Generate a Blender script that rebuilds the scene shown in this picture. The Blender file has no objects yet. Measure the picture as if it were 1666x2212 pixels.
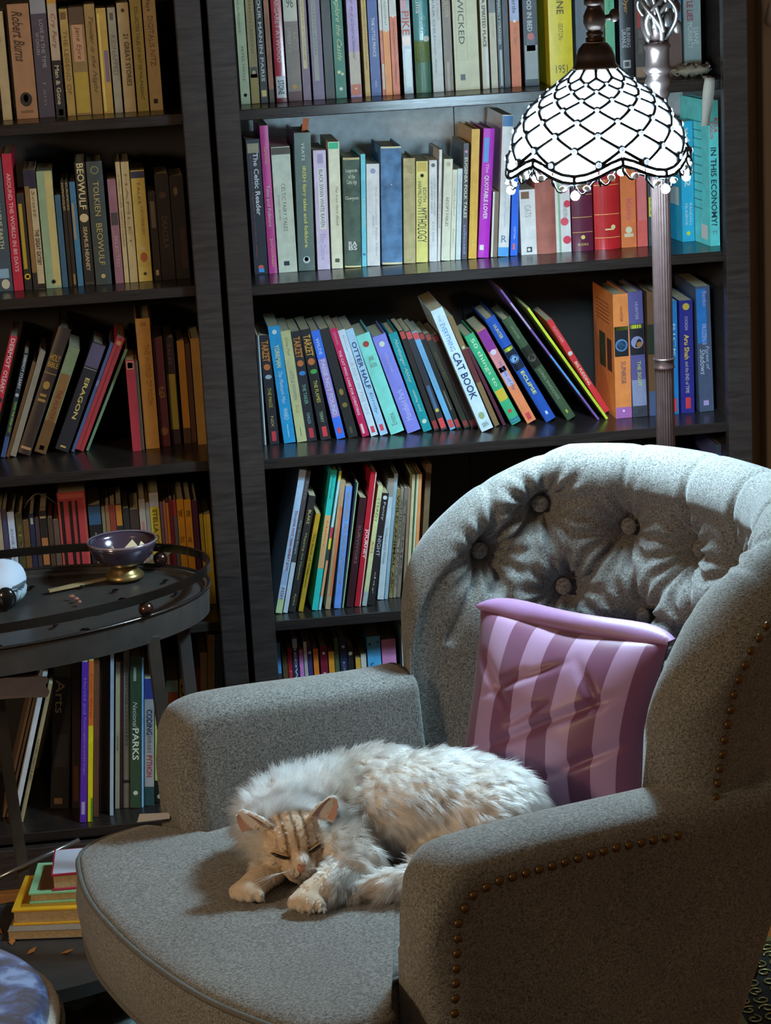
import bpy, bmesh, math, random
import numpy as np
from mathutils import Vector, Matrix
from math import sin, cos, pi, radians, sqrt, exp, atan2

random.seed(11); np.random.seed(11)
sc = bpy.context.scene
col = sc.collection
# ------------------------------------------------------------------ camera
FPX = 5000.0
CAM = np.array([-.1819, -3.8476, 1.6725]); YAW, PITCH, ROLL = .1108, .2619, .0550
def cam_axes():
    cy, sy, cp, sp = cos(YAW), sin(YAW), cos(PITCH), sin(PITCH)
    f = np.array([sy*cp, cy*cp, -sp]); r = np.array([cy, -sy, 0.]); d = np.cross(f, r)
    cr, sr = cos(ROLL), sin(ROLL)
    return np.array([cr*r+sr*d, -sr*r+cr*d, f])
AX = cam_axes()
cd = bpy.data.cameras.new('camera'); cam = bpy.data.objects.new('camera', cd); col.objects.link(cam)
cd.sensor_fit = 'HORIZONTAL'; cd.sensor_width = 36; cd.lens = FPX*36/1666; cd.clip_start = .1; cd.clip_end = 60
mw = Matrix.Identity(4)
for i in range(3):
    mw[i][0] = AX[0][i]; mw[i][1] = -AX[1][i]; mw[i][2] = -AX[2][i]; mw[i][3] = CAM[i]
cam.matrix_world = mw
sc.camera = cam
# ------------------------------------------------------------------ light of the room, exposure
sc.view_settings.view_transform = 'Standard'; sc.view_settings.look = 'None'
sc.view_settings.gamma = 1; sc.view_settings.use_curve_mapping = False
sc.view_settings.exposure = 0.0
sc.cycles.use_denoising = True
sc.cycles.sample_clamp_indirect = 12
sc.cycles.max_bounces = 7
sc.cycles.adaptive_threshold = .02
PANE_GLOW = 95.0; LAMP_POWER = 900.0          # glow added to the glass panes for transmitted bulb light; emission of the bulb
LAMP_COL = (.57, .84, 1.0)
wd = bpy.data.worlds.new('world'); sc.world = wd; wd.use_nodes = True
wd.node_tree.nodes['Background'].inputs[0].default_value = (1.0, .66, .40, 1)
wd.node_tree.nodes['Background'].inputs[1].default_value = .145
def room_lamp(name, loc, power, c, size, target):
    l = bpy.data.lights.new(name, 'AREA'); l.energy = power; l.color = c; l.shape = 'DISK'; l.size = size
    o = bpy.data.objects.new(name, l); col.objects.link(o); o.location = loc
    o.rotation_euler = (Vector(target)-Vector(loc)).to_track_quat('-Z', 'Y').to_euler()
    return o
room_lamp('room_lamp', (-2.1, -2.6, 1.65), 26.0, (1.0, .73, .46), .35, (-.4, -.3, .9))

# ------------------------------------------------------------------ pixel <-> place helpers (1666 x 2212 frame)
def proj(p):
    q = AX @ (np.asarray(p, float)-CAM)
    return 833+FPX*q[0]/q[2], 1106+FPX*q[1]/q[2]
def ray(px, py): return np.array([(px-833)/FPX, (py-1106)/FPX, 1.]) @ AX
def atz(px, py, z):
    d = ray(px, py); return CAM+d*((z-CAM[2])/d[2])
def aty(px, py, y):
    d = ray(px, py); return CAM+d*((y-CAM[1])/d[1])
def on_shelf(px, y, z):
    py = 1000.
    for _ in range(4):
        p = aty(px, py, y); py = proj((p[0], y, z))[1]
    return p[0]

# ------------------------------------------------------------------ materials
def lin(h):
    if isinstance(h, str): c = [int(h[i:i+2], 16)/255 for i in (0, 2, 4)]
    else: c = [v/255 for v in h]
    return tuple((v/12.92 if v <= .04045 else ((v+.055)/1.055)**2.4) for v in c)
MATS = {}
def mat(h, rough=.6, metal=0., spec=.5, noise=.0, nscale=40., bump=.0, bscale=200., coat=0., name=None, sheen=0.):
    key = (h, rough, metal, spec, noise, nscale, bump, bscale, coat, sheen)
    if key in MATS: return MATS[key]
    m = bpy.data.materials.new(name or 'paint_'+str(h)); m.use_nodes = True
    nt = m.node_tree; b = nt.nodes['Principled BSDF']; c = lin(h)
    b.inputs['Base Color'].default_value = (*c, 1); b.inputs['Roughness'].default_value = rough
    b.inputs['Metallic'].default_value = metal; b.inputs['Specular IOR Level'].default_value = spec
    b.inputs['Coat Weight'].default_value = coat; b.inputs['Coat Roughness'].default_value = .15
    b.inputs['Sheen Weight'].default_value = sheen
    if noise or bump:
        tc = nt.nodes.new('ShaderNodeTexCoord')
    if noise:
        n = nt.nodes.new('ShaderNodeTexNoise'); n.inputs['Scale'].default_value = nscale; n.inputs['Detail'].default_value = 5
        nt.links.new(tc.outputs['Object'], n.inputs['Vector'])
        r = nt.nodes.new('ShaderNodeMapRange'); r.inputs['To Min'].default_value = 1-noise; r.inputs['To Max'].default_value = 1+noise
        r.inputs['From Min'].default_value = .3; r.inputs['From Max'].default_value = .7
        nt.links.new(n.outputs['Fac'], r.inputs['Value'])
        mx = nt.nodes.new('ShaderNodeMix'); mx.data_type = 'RGBA'; mx.blend_type = 'MULTIPLY'
        mx.inputs['Factor'].default_value = 1; mx.inputs[6].default_value = (*c, 1)
        nt.links.new(r.outputs['Result'], mx.inputs[7]); nt.links.new(mx.outputs[2], b.inputs['Base Color'])
    if bump:
        n2 = nt.nodes.new('ShaderNodeTexNoise'); n2.inputs['Scale'].default_value = bscale; n2.inputs['Detail'].default_value = 3
        nt.links.new(tc.outputs['Object'], n2.inputs['Vector'])
        bp = nt.nodes.new('ShaderNodeBump'); bp.inputs['Strength'].default_value = bump; bp.inputs['Distance'].default_value = .002
        nt.links.new(n2.outputs['Fac'], bp.inputs['Height']); nt.links.new(bp.outputs['Normal'], b.inputs['Normal'])
    MATS[key] = m
    return m

# ------------------------------------------------------------------ objects
def tag(o, label=None, cat=None, group=None, kind=None):
    if label: o['label'] = label
    if cat: o['category'] = cat
    if group: o['group'] = group
    if kind: o['kind'] = kind
    return o
def empty(name, loc=(0, 0, 0), rz=0.):
    o = bpy.data.objects.new(name, None); col.objects.link(o); o.location = loc; o.rotation_euler = (0, 0, rz)
    o.empty_display_size = .02
    return o
def link(name, me, m=None, parent=None, loc=None, rot=None, smooth=False):
    o = bpy.data.objects.new(name, me); col.objects.link(o)
    if m is not None and not me.materials: me.materials.append(m)
    if parent is not None: o.parent = parent
    if loc is not None: o.location = loc
    if rot is not None: o.rotation_euler = rot
    if smooth: me.polygons.foreach_set('use_smooth', [True]*len(me.polygons))
    return o
def pydata(name, v, f):
    me = bpy.data.meshes.new(name); me.from_pydata([tuple(map(float, p)) for p in v], [], f); me.update(); return me
class MB:
    """collects shapes of ONE part"""
    def __init__(s): s.v = []; s.f = []
    def add(s, v, f):
        k = len(s.v); s.v += [tuple(map(float, p)) for p in v]; s.f += [tuple(i+k for i in q) for q in f]; return s
    def box(s, x0, x1, y0, y1, z0, z1):
        v = [(x, y, z) for x in (x0, x1) for y in (y0, y1) for z in (z0, z1)]
        return s.add(v, [(0, 1, 3, 2), (4, 6, 7, 5), (0, 4, 5, 1), (2, 3, 7, 6), (0, 2, 6, 4), (1, 5, 7, 3)])
    def bbox(s, x0, x1, y0, y1, z0, z1, b=.002, seg=1):
        bm = bmesh.new(); bmesh.ops.create_cube(bm, size=1)
        for q in bm.verts: q.co = Vector(((x0+x1)/2+q.co.x*(x1-x0), (y0+y1)/2+q.co.y*(y1-y0), (z0+z1)/2+q.co.z*(z1-z0)))
        bmesh.ops.bevel(bm, geom=bm.edges[:], offset=b, segments=seg, affect='EDGES', profile=.5)
        bm.verts.index_update(); s.add([q.co for q in bm.verts], [[q.index for q in f.verts] for f in bm.faces]); bm.free(); return s
    def grid(s, pts, cu=False, cv=False):
        n = len(pts); m = len(pts[0]); v = [p for r in pts for p in r]; f = []
        for i in range(n if cu else n-1):
            for j in range(m if cv else m-1):
                a, b = i*m+j, i*m+(j+1) % m; i2 = (i+1) % n
                f.append((a, b, i2*m+(j+1) % m, i2*m+j))
        return s.add(v, f)
    def lathe(s, prof, seg=32, c=(0, 0, 0), cap=True):
        pts = [[(c[0]+r*cos(2*pi*k/seg), c[1]+r*sin(2*pi*k/seg), c[2]+z) for k in range(seg)] for r, z in prof]
        k0 = len(s.v); s.grid(pts, False, True)
        if cap:
            s.f.append(tuple(k0+i for i in reversed(range(seg)))); e = k0+(len(prof)-1)*seg; s.f.append(tuple(e+i for i in range(seg)))
        return s
    def tube(s, path, r, seg=8, closed=False, cap=True):
        n = len(path); P = [np.array(p, float) for p in path]; rr = r if hasattr(r, '__len__') else [r]*n
        rings = []; up = None
        for i in range(n):
            t = P[(i+1) % n]-P[i-1] if closed else P[min(i+1, n-1)]-P[max(i-1, 0)]
            t = t/(np.linalg.norm(t)+1e-12)
            if up is None:
                up = np.cross(t, [0, 0, 1.]);
                if np.linalg.norm(up) < .1: up = np.cross(t, [1., 0, 0])
            up = up-t*(up@t); up /= np.linalg.norm(up)+1e-12
            w = np.cross(t, up)
            rings.append([P[i]+rr[i]*(cos(2*pi*k/seg)*up+sin(2*pi*k/seg)*w) for k in range(seg)])
        k0 = len(s.v); s.grid(rings, closed, True)
        if cap and not closed:
            s.f.append(tuple(k0+i for i in range(seg))); e = k0+(n-1)*seg; s.f.append(tuple(e+i for i in reversed(range(seg))))
        return s
    def ball(s, c, r, seg=12, rings=8):
        r = r if hasattr(r, '__len__') else (r, r, r)
        pts = [[(c[0]+r[0]*sin(pi*i/rings)*cos(2*pi*k/seg), c[1]+r[1]*sin(pi*i/rings)*sin(2*pi*k/seg), c[2]+r[2]*cos(pi*i/rings)) for k in range(seg)] for i in range(rings+1)]
        return s.grid(pts, False, True)
    def mesh(s, name):
        me = pydata(name, s.v, s.f)
        bm = bmesh.new(); bm.from_mesh(me); bmesh.ops.remove_doubles(bm, verts=bm.verts, dist=1e-6)
        bmesh.ops.recalc_face_normals(bm, faces=bm.faces); bm.to_mesh(me); bm.free(); return me
    def build(s, name, m, parent=None, loc=None, rot=None, smooth=False):
        return link(name, s.mesh(name), m, parent, loc, rot, smooth)
def struct(o): o['kind'] = 'structure'; return o
def sm(x): x = max(0., min(1., x)); return x*x*(3-2*x)
def lerp(a, b, t): return a+(b-a)*t
def interp(x, xs, ys): return float(np.interp(x, xs, ys))
# ------------------------------------------------------------------ the room
def wood_mat(name, dark, light, rough, sc_, plank=None):
    m = bpy.data.materials.new(name); m.use_nodes = True; nt = m.node_tree; b = nt.nodes['Principled BSDF']
    tc = nt.nodes.new('ShaderNodeTexCoord'); mp = nt.nodes.new('ShaderNodeMapping'); mp.inputs['Scale'].default_value = sc_
    nt.links.new(tc.outputs['Object'], mp.inputs['Vector'])
    n = nt.nodes.new('ShaderNodeTexNoise'); n.inputs['Scale'].default_value = 6; n.inputs['Detail'].default_value = 8; n.inputs['Roughness'].default_value = .65
    nt.links.new(mp.outputs[0], n.inputs['Vector'])
    r = nt.nodes.new('ShaderNodeValToRGB'); r.color_ramp.elements[0].position = .3; r.color_ramp.elements[1].position = .72
    r.color_ramp.elements[0].color = (*lin(dark), 1); r.color_ramp.elements[1].color = (*lin(light), 1)
    nt.links.new(n.outputs['Fac'], r.inputs[0]); nt.links.new(r.outputs[0], b.inputs['Base Color'])
    b.inputs['Roughness'].default_value = rough
    bp = nt.nodes.new('ShaderNodeBump'); bp.inputs['Strength'].default_value = .15; bp.inputs['Distance'].default_value = .001
    nt.links.new(n.outputs['Fac'], bp.inputs['Height']); nt.links.new(bp.outputs[0], b.inputs['Normal'])
    return m
M_CASE = wood_mat('black_brown_stain', '241f1e', '403a38', .30, (3, 3, 30))
M_SHELF = wood_mat('black_brown_shelf', '1e1a19', '332d2b', .26, (2, 40, 40))
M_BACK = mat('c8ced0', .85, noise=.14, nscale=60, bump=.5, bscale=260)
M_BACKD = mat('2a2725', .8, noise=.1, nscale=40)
M_FLOOR = wood_mat('oak_floor', '6e3a16', 'b06a30', .35, (1, 18, 1))
M_WALL = mat('94826f', .85, noise=.06, nscale=8)

floor = struct(MB().box(-3.2, 2.2, -4.6, .45, -.04, -.012).build('floor', mat('3a2010', .8)))
plank = MB().bbox(-.6, .6, -.041, .041, -.012, 0, .0015).mesh('plank'); plank.materials.append(M_FLOOR)
for i in range(56):
    for k in range(5):
        y = .40-.083*(i+.5); x = -2.7+1.202*(k+.31*(i % 3))
        if abs(y+.55) > 1.3 and k in (0, 4): continue
        link('floor_plank', plank, None, floor, (x, y, 0))
struct(MB().box(-3.2, 2.2, .42, .50, 0, 2.6).build('wall_back', M_WALL))
struct(MB().bbox(1.035, 1.13, .385, .42, 0, 2.45, .004, 2).build('trim_1', mat('b9b4aa', .6)))
struct(MB().bbox(.905, 1.034, .408, .42, 0, .09, .003).build('baseboard_right', mat('4a423a', .6)))

def bookcase(x0, zs, label):
    W, S, D = .90, .042, .37
    e = empty('bookcase', (x0+W/2, D/2, 0)); tag(e, label, 'bookcase', 'pair of dark bookcases')
    def part(name, m, *a, b=.0015):
        mb = MB().bbox(*a, b, 1); mb.v = [(x-W/2, y-D/2, z) for x, y, z in mb.v]; return mb.build(name, m, e)
    for a, c in ((0, S), (W-S, W)): part('front_stile', M_CASE, a, c, 0, .022, 0, 1.97)
    for a, c in ((.002, .024), (W-.024, W-.002)): part('side_panel', M_CASE, a, c, .0221, D, 0, 1.97)
    for z in zs: part('shelf_board', M_SHELF, .0242, W-.0242, .03, .352, z-.018, z, b=.0012)
    part('top_board', M_CASE, -.004, W+.004, -.006, D, 1.9705, 1.992)
    part('base_rail', M_CASE, S+.0002, W-S-.0002, .004, .022, 0, min(zs)-.0185)
    for a, c in ((.0242, W/2-.0008), (W/2+.0008, W-.0242)):
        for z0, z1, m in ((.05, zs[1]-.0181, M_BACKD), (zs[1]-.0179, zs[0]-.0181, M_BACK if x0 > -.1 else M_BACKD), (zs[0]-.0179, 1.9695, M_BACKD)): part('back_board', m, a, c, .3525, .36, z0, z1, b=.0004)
    return e
ZR = [1.335, 1.041, .738, .445, .093]
ZL = [1.335, 1.048, .744, .455, .093]
bookcase(0, ZR+[1.64], 'dark stained wooden bookcase directly behind the lamp and armchair')
bookcase(-.9105, ZL+[1.64], 'dark stained wooden bookcase behind the oval tray table')

# ------------------------------------------------------------------ lettering, made once for every string
TXT = {}
def want(s, bold=False): TXT.setdefault((s, bold), None)
def make_texts():
    obs = {}
    for (s, bold) in TXT:
        c = bpy.data.curves.new('t', 'FONT'); c.body = s; c.resolution_u = 2; c.offset = .018 if bold else 0.
        o = bpy.data.objects.new('t', c); col.objects.link(o); obs[(s, bold)] = o
    dg = bpy.context.evaluated_depsgraph_get()
    for k, o in obs.items():
        me = o.evaluated_get(dg).to_mesh()
        v = np.zeros(len(me.vertices)*3); me.vertices.foreach_get('co', v); v = v.reshape(-1, 3)[:, :2]
        f = [tuple(p.vertices) for p in me.polygons]
        if len(v):
            lo = v.min(0); v = (v-lo)/np.maximum(v.max(0)-lo, 1e-6)
        TXT[k] = (v, f); o.evaluated_get(dg).to_mesh_clear()
    for o in obs.values():
        c = o.data; bpy.data.objects.remove(o); bpy.data.curves.remove(c)
# ------------------------------------------------------------------ books
# decoration of a spine, fractions of its height (0 foot .. 1 head) and width
def T(s, z0, z1, c='d8d2c0', h=.5, xc=.5, bold=False, up=False, sl=0., flat=False):
    want(s, bold); return ('t', s, z0, z1, c, h, xc, bold, up, sl, flat)
def Pt(z0, z1, c, x0=0., x1=1.): return ('p', z0, z1, c, x0, x1)
def Ov(zc, c, r=.35, xc=.5, asp=1.): return ('o', zc, c, r, xc, asp)
def Cv(y0, y1, z0, z1, c): return ('c', y0, y1, z0, z1, c)
ORD = ['first', 'second', 'third', 'fourth', 'fifth', 'sixth', 'seventh', 'eighth', 'ninth', 'tenth', 'eleventh', 'twelfth', 'thirteenth', 'fourteenth', 'fifteenth', 'sixteenth', 'seventeenth', 'eighteenth', 'nineteenth', 'twentieth',
       '21st', '22nd', '23rd', '24th', '25th', '26th', '27th', '28th', '29th', '30th', '31st', '32nd', '33rd', '34th', '35th', '36th', '37th', '38th', '39th', '40th', '41st', '42nd', '43rd', '44th', '45th']
PAGES = ['c9bb98', 'd6ceb8', 'b9a67e']
ROWS = []
def B(desc, x0, x1, yt, c, *deco, xt=None, hard=False, rnd=0., rough=.45, D=None, dy=0., yaw=0., wear=.10, free=False, pg=0, coat=0.):
    return dict(desc=desc, x0=x0, x1=x1, yt=yt, c=c, deco=deco, xt=xt, hard=hard, rnd=rnd, rough=rough, D=D, dy=dy, yaw=yaw, wear=wear, free=free, pg=pg, coat=coat)
def R(where, z, ys, reg, zw, books, ym=None, lim=(0, 0)): ROWS.append((where, z, ys, reg, zw, books, ym, lim))
def sat(p, q):
    for P_, Q_ in ((p, q), (q, p)):
        for i in range(4):
            a, b = P_[i], P_[(i+1) % 4]; n = (b[1]-a[1], a[0]-b[0])
            pa = [n[0]*t[0]+n[1]*t[1] for t in P_]; qa = [n[0]*t[0]+n[1]*t[1] for t in Q_]
            if max(pa) < min(qa)+1e-9 or max(qa) < min(pa)+1e-9: return True
    return False
def make_book(b, x, y, z, T_, H, D, lean, label, cat, group):
    e = empty('book', (x, y, z)); e.rotation_euler = Matrix.Rotation(lean, 3, 'Y').to_euler() if not b['yaw'] else (Matrix.Rotation(lean, 3, 'Y') @ Matrix.Rotation(radians(b['yaw']), 3, 'Z')).to_euler()
    tag(e, label, 'book', group)
    t = .0024 if b['hard'] else .0007
    t = min(t, T_*.22); bul = b['rnd']*T_
    bulf = lambda xx: -bul*(1-(2*xx/T_-1)**2)
    ns = 8 if bul > 0 else 1
    out = [(0, D)]+[(T_*k/ns, bulf(T_*k/ns)) for k in range(ns+1)]+[(T_, D)]
    inn = [(T_-t, D)]+[(t+(T_-2*t)*k/ns, t+bulf(t+(T_-2*t)*k/ns)) for k in range(ns, -1, -1)]+[(t, D)]
    pl = out+inn; n = len(pl); no = len(out)
    v = [(p[0], p[1], 0) for p in pl]+[(p[0], p[1], H) for p in pl]
    f = [(i, (i+1) % n, (i+1) % n+n, i+n) for i in range(n)]
    for zz in (0, n):
        for k in range(no-1):
            f.append((zz+k, zz+k+1, zz+n-2-k, zz+n-1-k))
    me = pydata('cover', v, f); bm = bmesh.new(); bm.from_mesh(me); bmesh.ops.recalc_face_normals(bm, faces=bm.faces); bm.to_mesh(me); bm.free()
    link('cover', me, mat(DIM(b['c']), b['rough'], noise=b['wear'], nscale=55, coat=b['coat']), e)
    ins = .0035 if b['hard'] else .0006
    MB().box(t+.0001, T_-t-.0001, t+.0004, D-ins, ins if b['hard'] else .0004, H-ins).build('page_block', mat(PAGES[b['pg']], .9, noise=.12, nscale=160), e)
    for d in b['deco']:
        if d[0] == 'p':
            _, z0, z1, c, xa, xb = d; k = 6 if bul else 1; xa = max(xa, .012); xb = min(xb, .988); mb = MB()
            mb.grid([[(T_*lerp(xa, xb, i/k), bulf(T_*lerp(xa, xb, i/k))-.00025, H*zz) for zz in (max(z0, .001), min(z1, .999))] for i in range(k+1)])
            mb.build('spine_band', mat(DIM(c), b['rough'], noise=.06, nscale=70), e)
        elif d[0] == 'c':
            _, ya, yb_, z0, z1, c = d
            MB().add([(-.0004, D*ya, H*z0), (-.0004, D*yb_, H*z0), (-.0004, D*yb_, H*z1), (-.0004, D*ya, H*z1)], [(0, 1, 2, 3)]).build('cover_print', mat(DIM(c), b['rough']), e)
        elif d[0] == 'o':
            _, zc, c, r, xc, asp = d; k = 20
            pts = [(T_*(xc+r*cos(2*pi*i/k)), 0, H*zc+T_*r*asp*sin(2*pi*i/k)) for i in range(k)]
            pts = [(p[0], bulf(min(max(p[0], 0), T_))-.0005, p[2]) for p in pts]
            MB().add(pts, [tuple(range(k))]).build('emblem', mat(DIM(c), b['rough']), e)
        else:
            _, s, z0, z1, c, h, xc, bold, up, sl, flat = d; tv, tf = TXT[(s, bold)]
            if not len(tv): continue
            a = tv[:, 0]+sl*(tv[:, 1]-.5)*.1; q = tv[:, 1]
            if flat: X = T_*(xc+h*(a-.5)); Z = H*(z0+(z1-z0)*q)
            elif up: X = T_*(xc-h*(q-.5)); Z = H*(z0+(z1-z0)*a)
            else: X = T_*(xc+h*(q-.5)); Z = H*(z1-(z1-z0)*a)
            mb = MB().add([(X[i], bulf(min(max(X[i], 0), T_))-.0008, Z[i]) for i in range(len(X))], tf)
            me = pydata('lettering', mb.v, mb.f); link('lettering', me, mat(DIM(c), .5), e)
    return e
CNT = {}; POL = {}; CUR = [1.]
SHELF_LIGHT = {'top shelf, right bookcase': .80, 'second shelf, right bookcase': 1.6, 'third shelf, right bookcase': .92}   # light level of each shelf, painted into its book colours
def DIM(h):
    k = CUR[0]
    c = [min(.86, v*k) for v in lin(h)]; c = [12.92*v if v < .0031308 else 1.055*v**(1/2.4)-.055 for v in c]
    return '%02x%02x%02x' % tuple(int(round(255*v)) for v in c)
def place_rows():
    make_texts()
    for where, z, ys, reg, zw, books, ym, lim in ROWS:
        s = (reg[2]-reg[0])/zw; X = lambda v: reg[0]+v*s; Y = lambda v: reg[1]+v*s
        CUR[0] = SHELF_LIGHT.get(where.split('|')[0], 1.)
        polys = POL.setdefault((z, where.split('|')[0]), [])
        for i, b in enumerate(books):
            y = ys+b['dy']
            if b['xt'] is None and lim == 'slant': b['xt'] = b['x0']
            fx = (lambda px: on_shelf(px, y, z)) if ym is None else (lambda px: aty(px, Y(ym), y)[0])
            xb, xr = fx(X(b['x0'])), fx(X(b['x1']))
            top = aty(X(b['xt'] if b['xt'] is not None else b['x0']), Y(b['yt']), y)
            if b['xt'] is None: lean = 0.; H = top[2]-z
            else:
                lean = atan2(top[0]-xb, top[2]-z); H = sqrt((top[0]-xb)**2+(top[2]-z)**2)
                if abs(lean) < radians(1.0): lean = 0.
            T_ = max(.0035, (xr-xb)*cos(lean)*.97)
            D = b['D'] or min(.335-ys-b['dy'], max(.105, H*.66))
            D = min(D, .345-y)
            def corners(x):
                zl = z+.0003+max(0, T_*sin(lean)); c_, s_ = cos(lean), sin(lean)
                return [(x, zl), (x+T_*c_, zl-T_*s_), (x+T_*c_+H*s_, zl-T_*s_+H*c_), (x+H*s_, zl+H*c_)]
            x = xb
            if not b['free']:
                for _ in range(400):
                    cs = corners(x)
                    if all(sat(cs, q) for q in polys[-5:]): break
                    x += .0004
                cs = corners(x); polys.append([(cs[0][0], cs[0][1]), cs[1], cs[2], cs[3]])
            over = max(p[0] for p in corners(x))-(.8755 if xb > -.02 else -.035)
            if over > 0 and over < T_-.005: T_ -= over
            zl = z+.0003+max(0, T_*sin(lean))
            key = where.split('|')[0]; CNT[key] = CNT.get(key, 0)+1
            label = '%s, %s from left, %s' % (b['desc'], ORD[CNT[key]-1], key)
            make_book(b, x, y, zl, T_, H, D, lean, label, 'book', 'books on the '+where.split('|')[0])
RB, LB = ' shelf, right bookcase', ' shelf, left bookcase'
R('top'+RB, ZR[0], .125, (500, 0, 860, 260), 1666, [
 B('pale green book lettered in dark capitals', 100, 195, -120, 'b7bd97', T('A YEAR IN PROVENCE', .62, .97, '6a6a52', .22, .35), T('PETER MAYLE', .2, .5, '6a6a52', .25), Ov(.08, '3a3a2e', .2), Ov(.08, 'b7bd97', .13)),
 B('tan and gold paperback with a small portrait', 205, 290, -160, '9c8350', Pt(.0, .25, 'a3853f', .1, .9), Pt(.22, .31, '3c352a', .08, .92), Ov(.265, 'b7a27a', .22), T('FRENCH LESSONS', .42, .9, '6c5630', .3)),
 B('black spine with broken white lettering', 300, 370, -60, '262220', T('OUR MAN', .56, .96, 'c7c4b8', .5, bold=True), T('IN PARIS', .2, .54, 'c7c4b8', .5, bold=True), Pt(.06, .12, 'd9b56a', .15, .85)),
 B('narrow orange brown paperback', 385, 435, -110, 'a3633f', Pt(0, .12, '4a3626'), T('A MOVEABLE FEAST', .3, .85, '6b3c25', .3)),
 B('red hardback with a white barcode sticker', 455, 560, -90, 'b02238', T('MARGARET ATWOOD', .36, .98, 'ddc9b8', .42), Pt(.04, .235, 'd8dbd8', .06, .94), T('STONE', .07, .2, '333333', .6, bold=True), Pt(0, .035, '7e2730'), hard=True, rnd=.06, coat=.4),
 B('taupe paperback under a cream band', 575, 715, -100, '84756a', Pt(.72, 1, 'c9c9b4'), T('96', .84, .93, '55554a', .5, flat=True), T('UMBERTO', .44, .66, 'b9aea0', .28, .3), T('ECO', .46, .62, 'a09688', .3, .75), Ov(.13, 'c08a3a', .18), Pt(0, .09, '5c3232')),
 B('mauve paperback with a cream title strip', 725, 805, -140, '7f6a80', Pt(.28, 1, 'cdbf90', .2, .72), T('JOURNALS OF A TRAVELLER', .35, .95, '8f8056', .25, .46)),
 B('dusky purple paperback with a grey strip', 825, 940, -130, '7d6b87', Pt(.17, 1, '98998f', .22, .62), T('COLLECTED LETTERS', .4, .9, '6d6f6d', .2, .42)),
 B('almost black brown hardback', 950, 1042, -60, '2c241d', hard=True),
 B('green book with flowing cream script', 1050, 1160, -70, '1f7357', T('Explore the Castle', .36, .98, 'cdd49a', .6, sl=.6), Ov(.25, 'cdd49a', .16, .4), Ov(.23, 'cdd49a', .13, .7), Ov(.09, 'e0e0cc', .16)),
 B('lilac spine fading to cream over an orange block', 1200, 1310, -120, 'b69fd0', Pt(.12, .42, 'c9bba6'), Pt(.02, .12, 'c5602e', .05, .95), Ov(.08, 'e6d9c6', .1), T('Love in a Cold Climate', .35, .98, '6a5c84', .25, sl=.6)),
 B('slim mustard yellow paperback', 1345, 1395, -110, 'c9a548', T('MONSIEUR PAMPLEMOUSSE', .25, .9, '8a6a20', .3)),
 B('blue book with white capital title', 1405, 1505, -130, '3d4f98', T('THE LITTLE PRINCE', .36, .72, 'd6dcea', .32, bold=True), Pt(.08, .14, '7f8bb8', .4, .6)),
 B('thin white and rust paperback', 1515, 1545, -100, 'c9643a', Pt(.62, 1, 'd9d9d4'), Pt(.06, .3, 'd9c8be', .3, 1)),
 B('bright orange paperback with white head', 1548, 1615, -120, 'ef8f1c', Pt(.6, 1, 'd5d8d0'), Ov(.6, 'f0dcc0', .16), T('Hannibal', .66, .9, '8a8f86', .35)),
 B('orange paperback with pencilled script title', 1620, 1692, -100, 'dd6a2e', Pt(.75, 1, 'd5d3cc'), Ov(.75, 'f2ead8', .18), T('Breakfast at Tiffanys', .1, .7, '8f4420', .3, sl=.7)),
 ])
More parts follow.
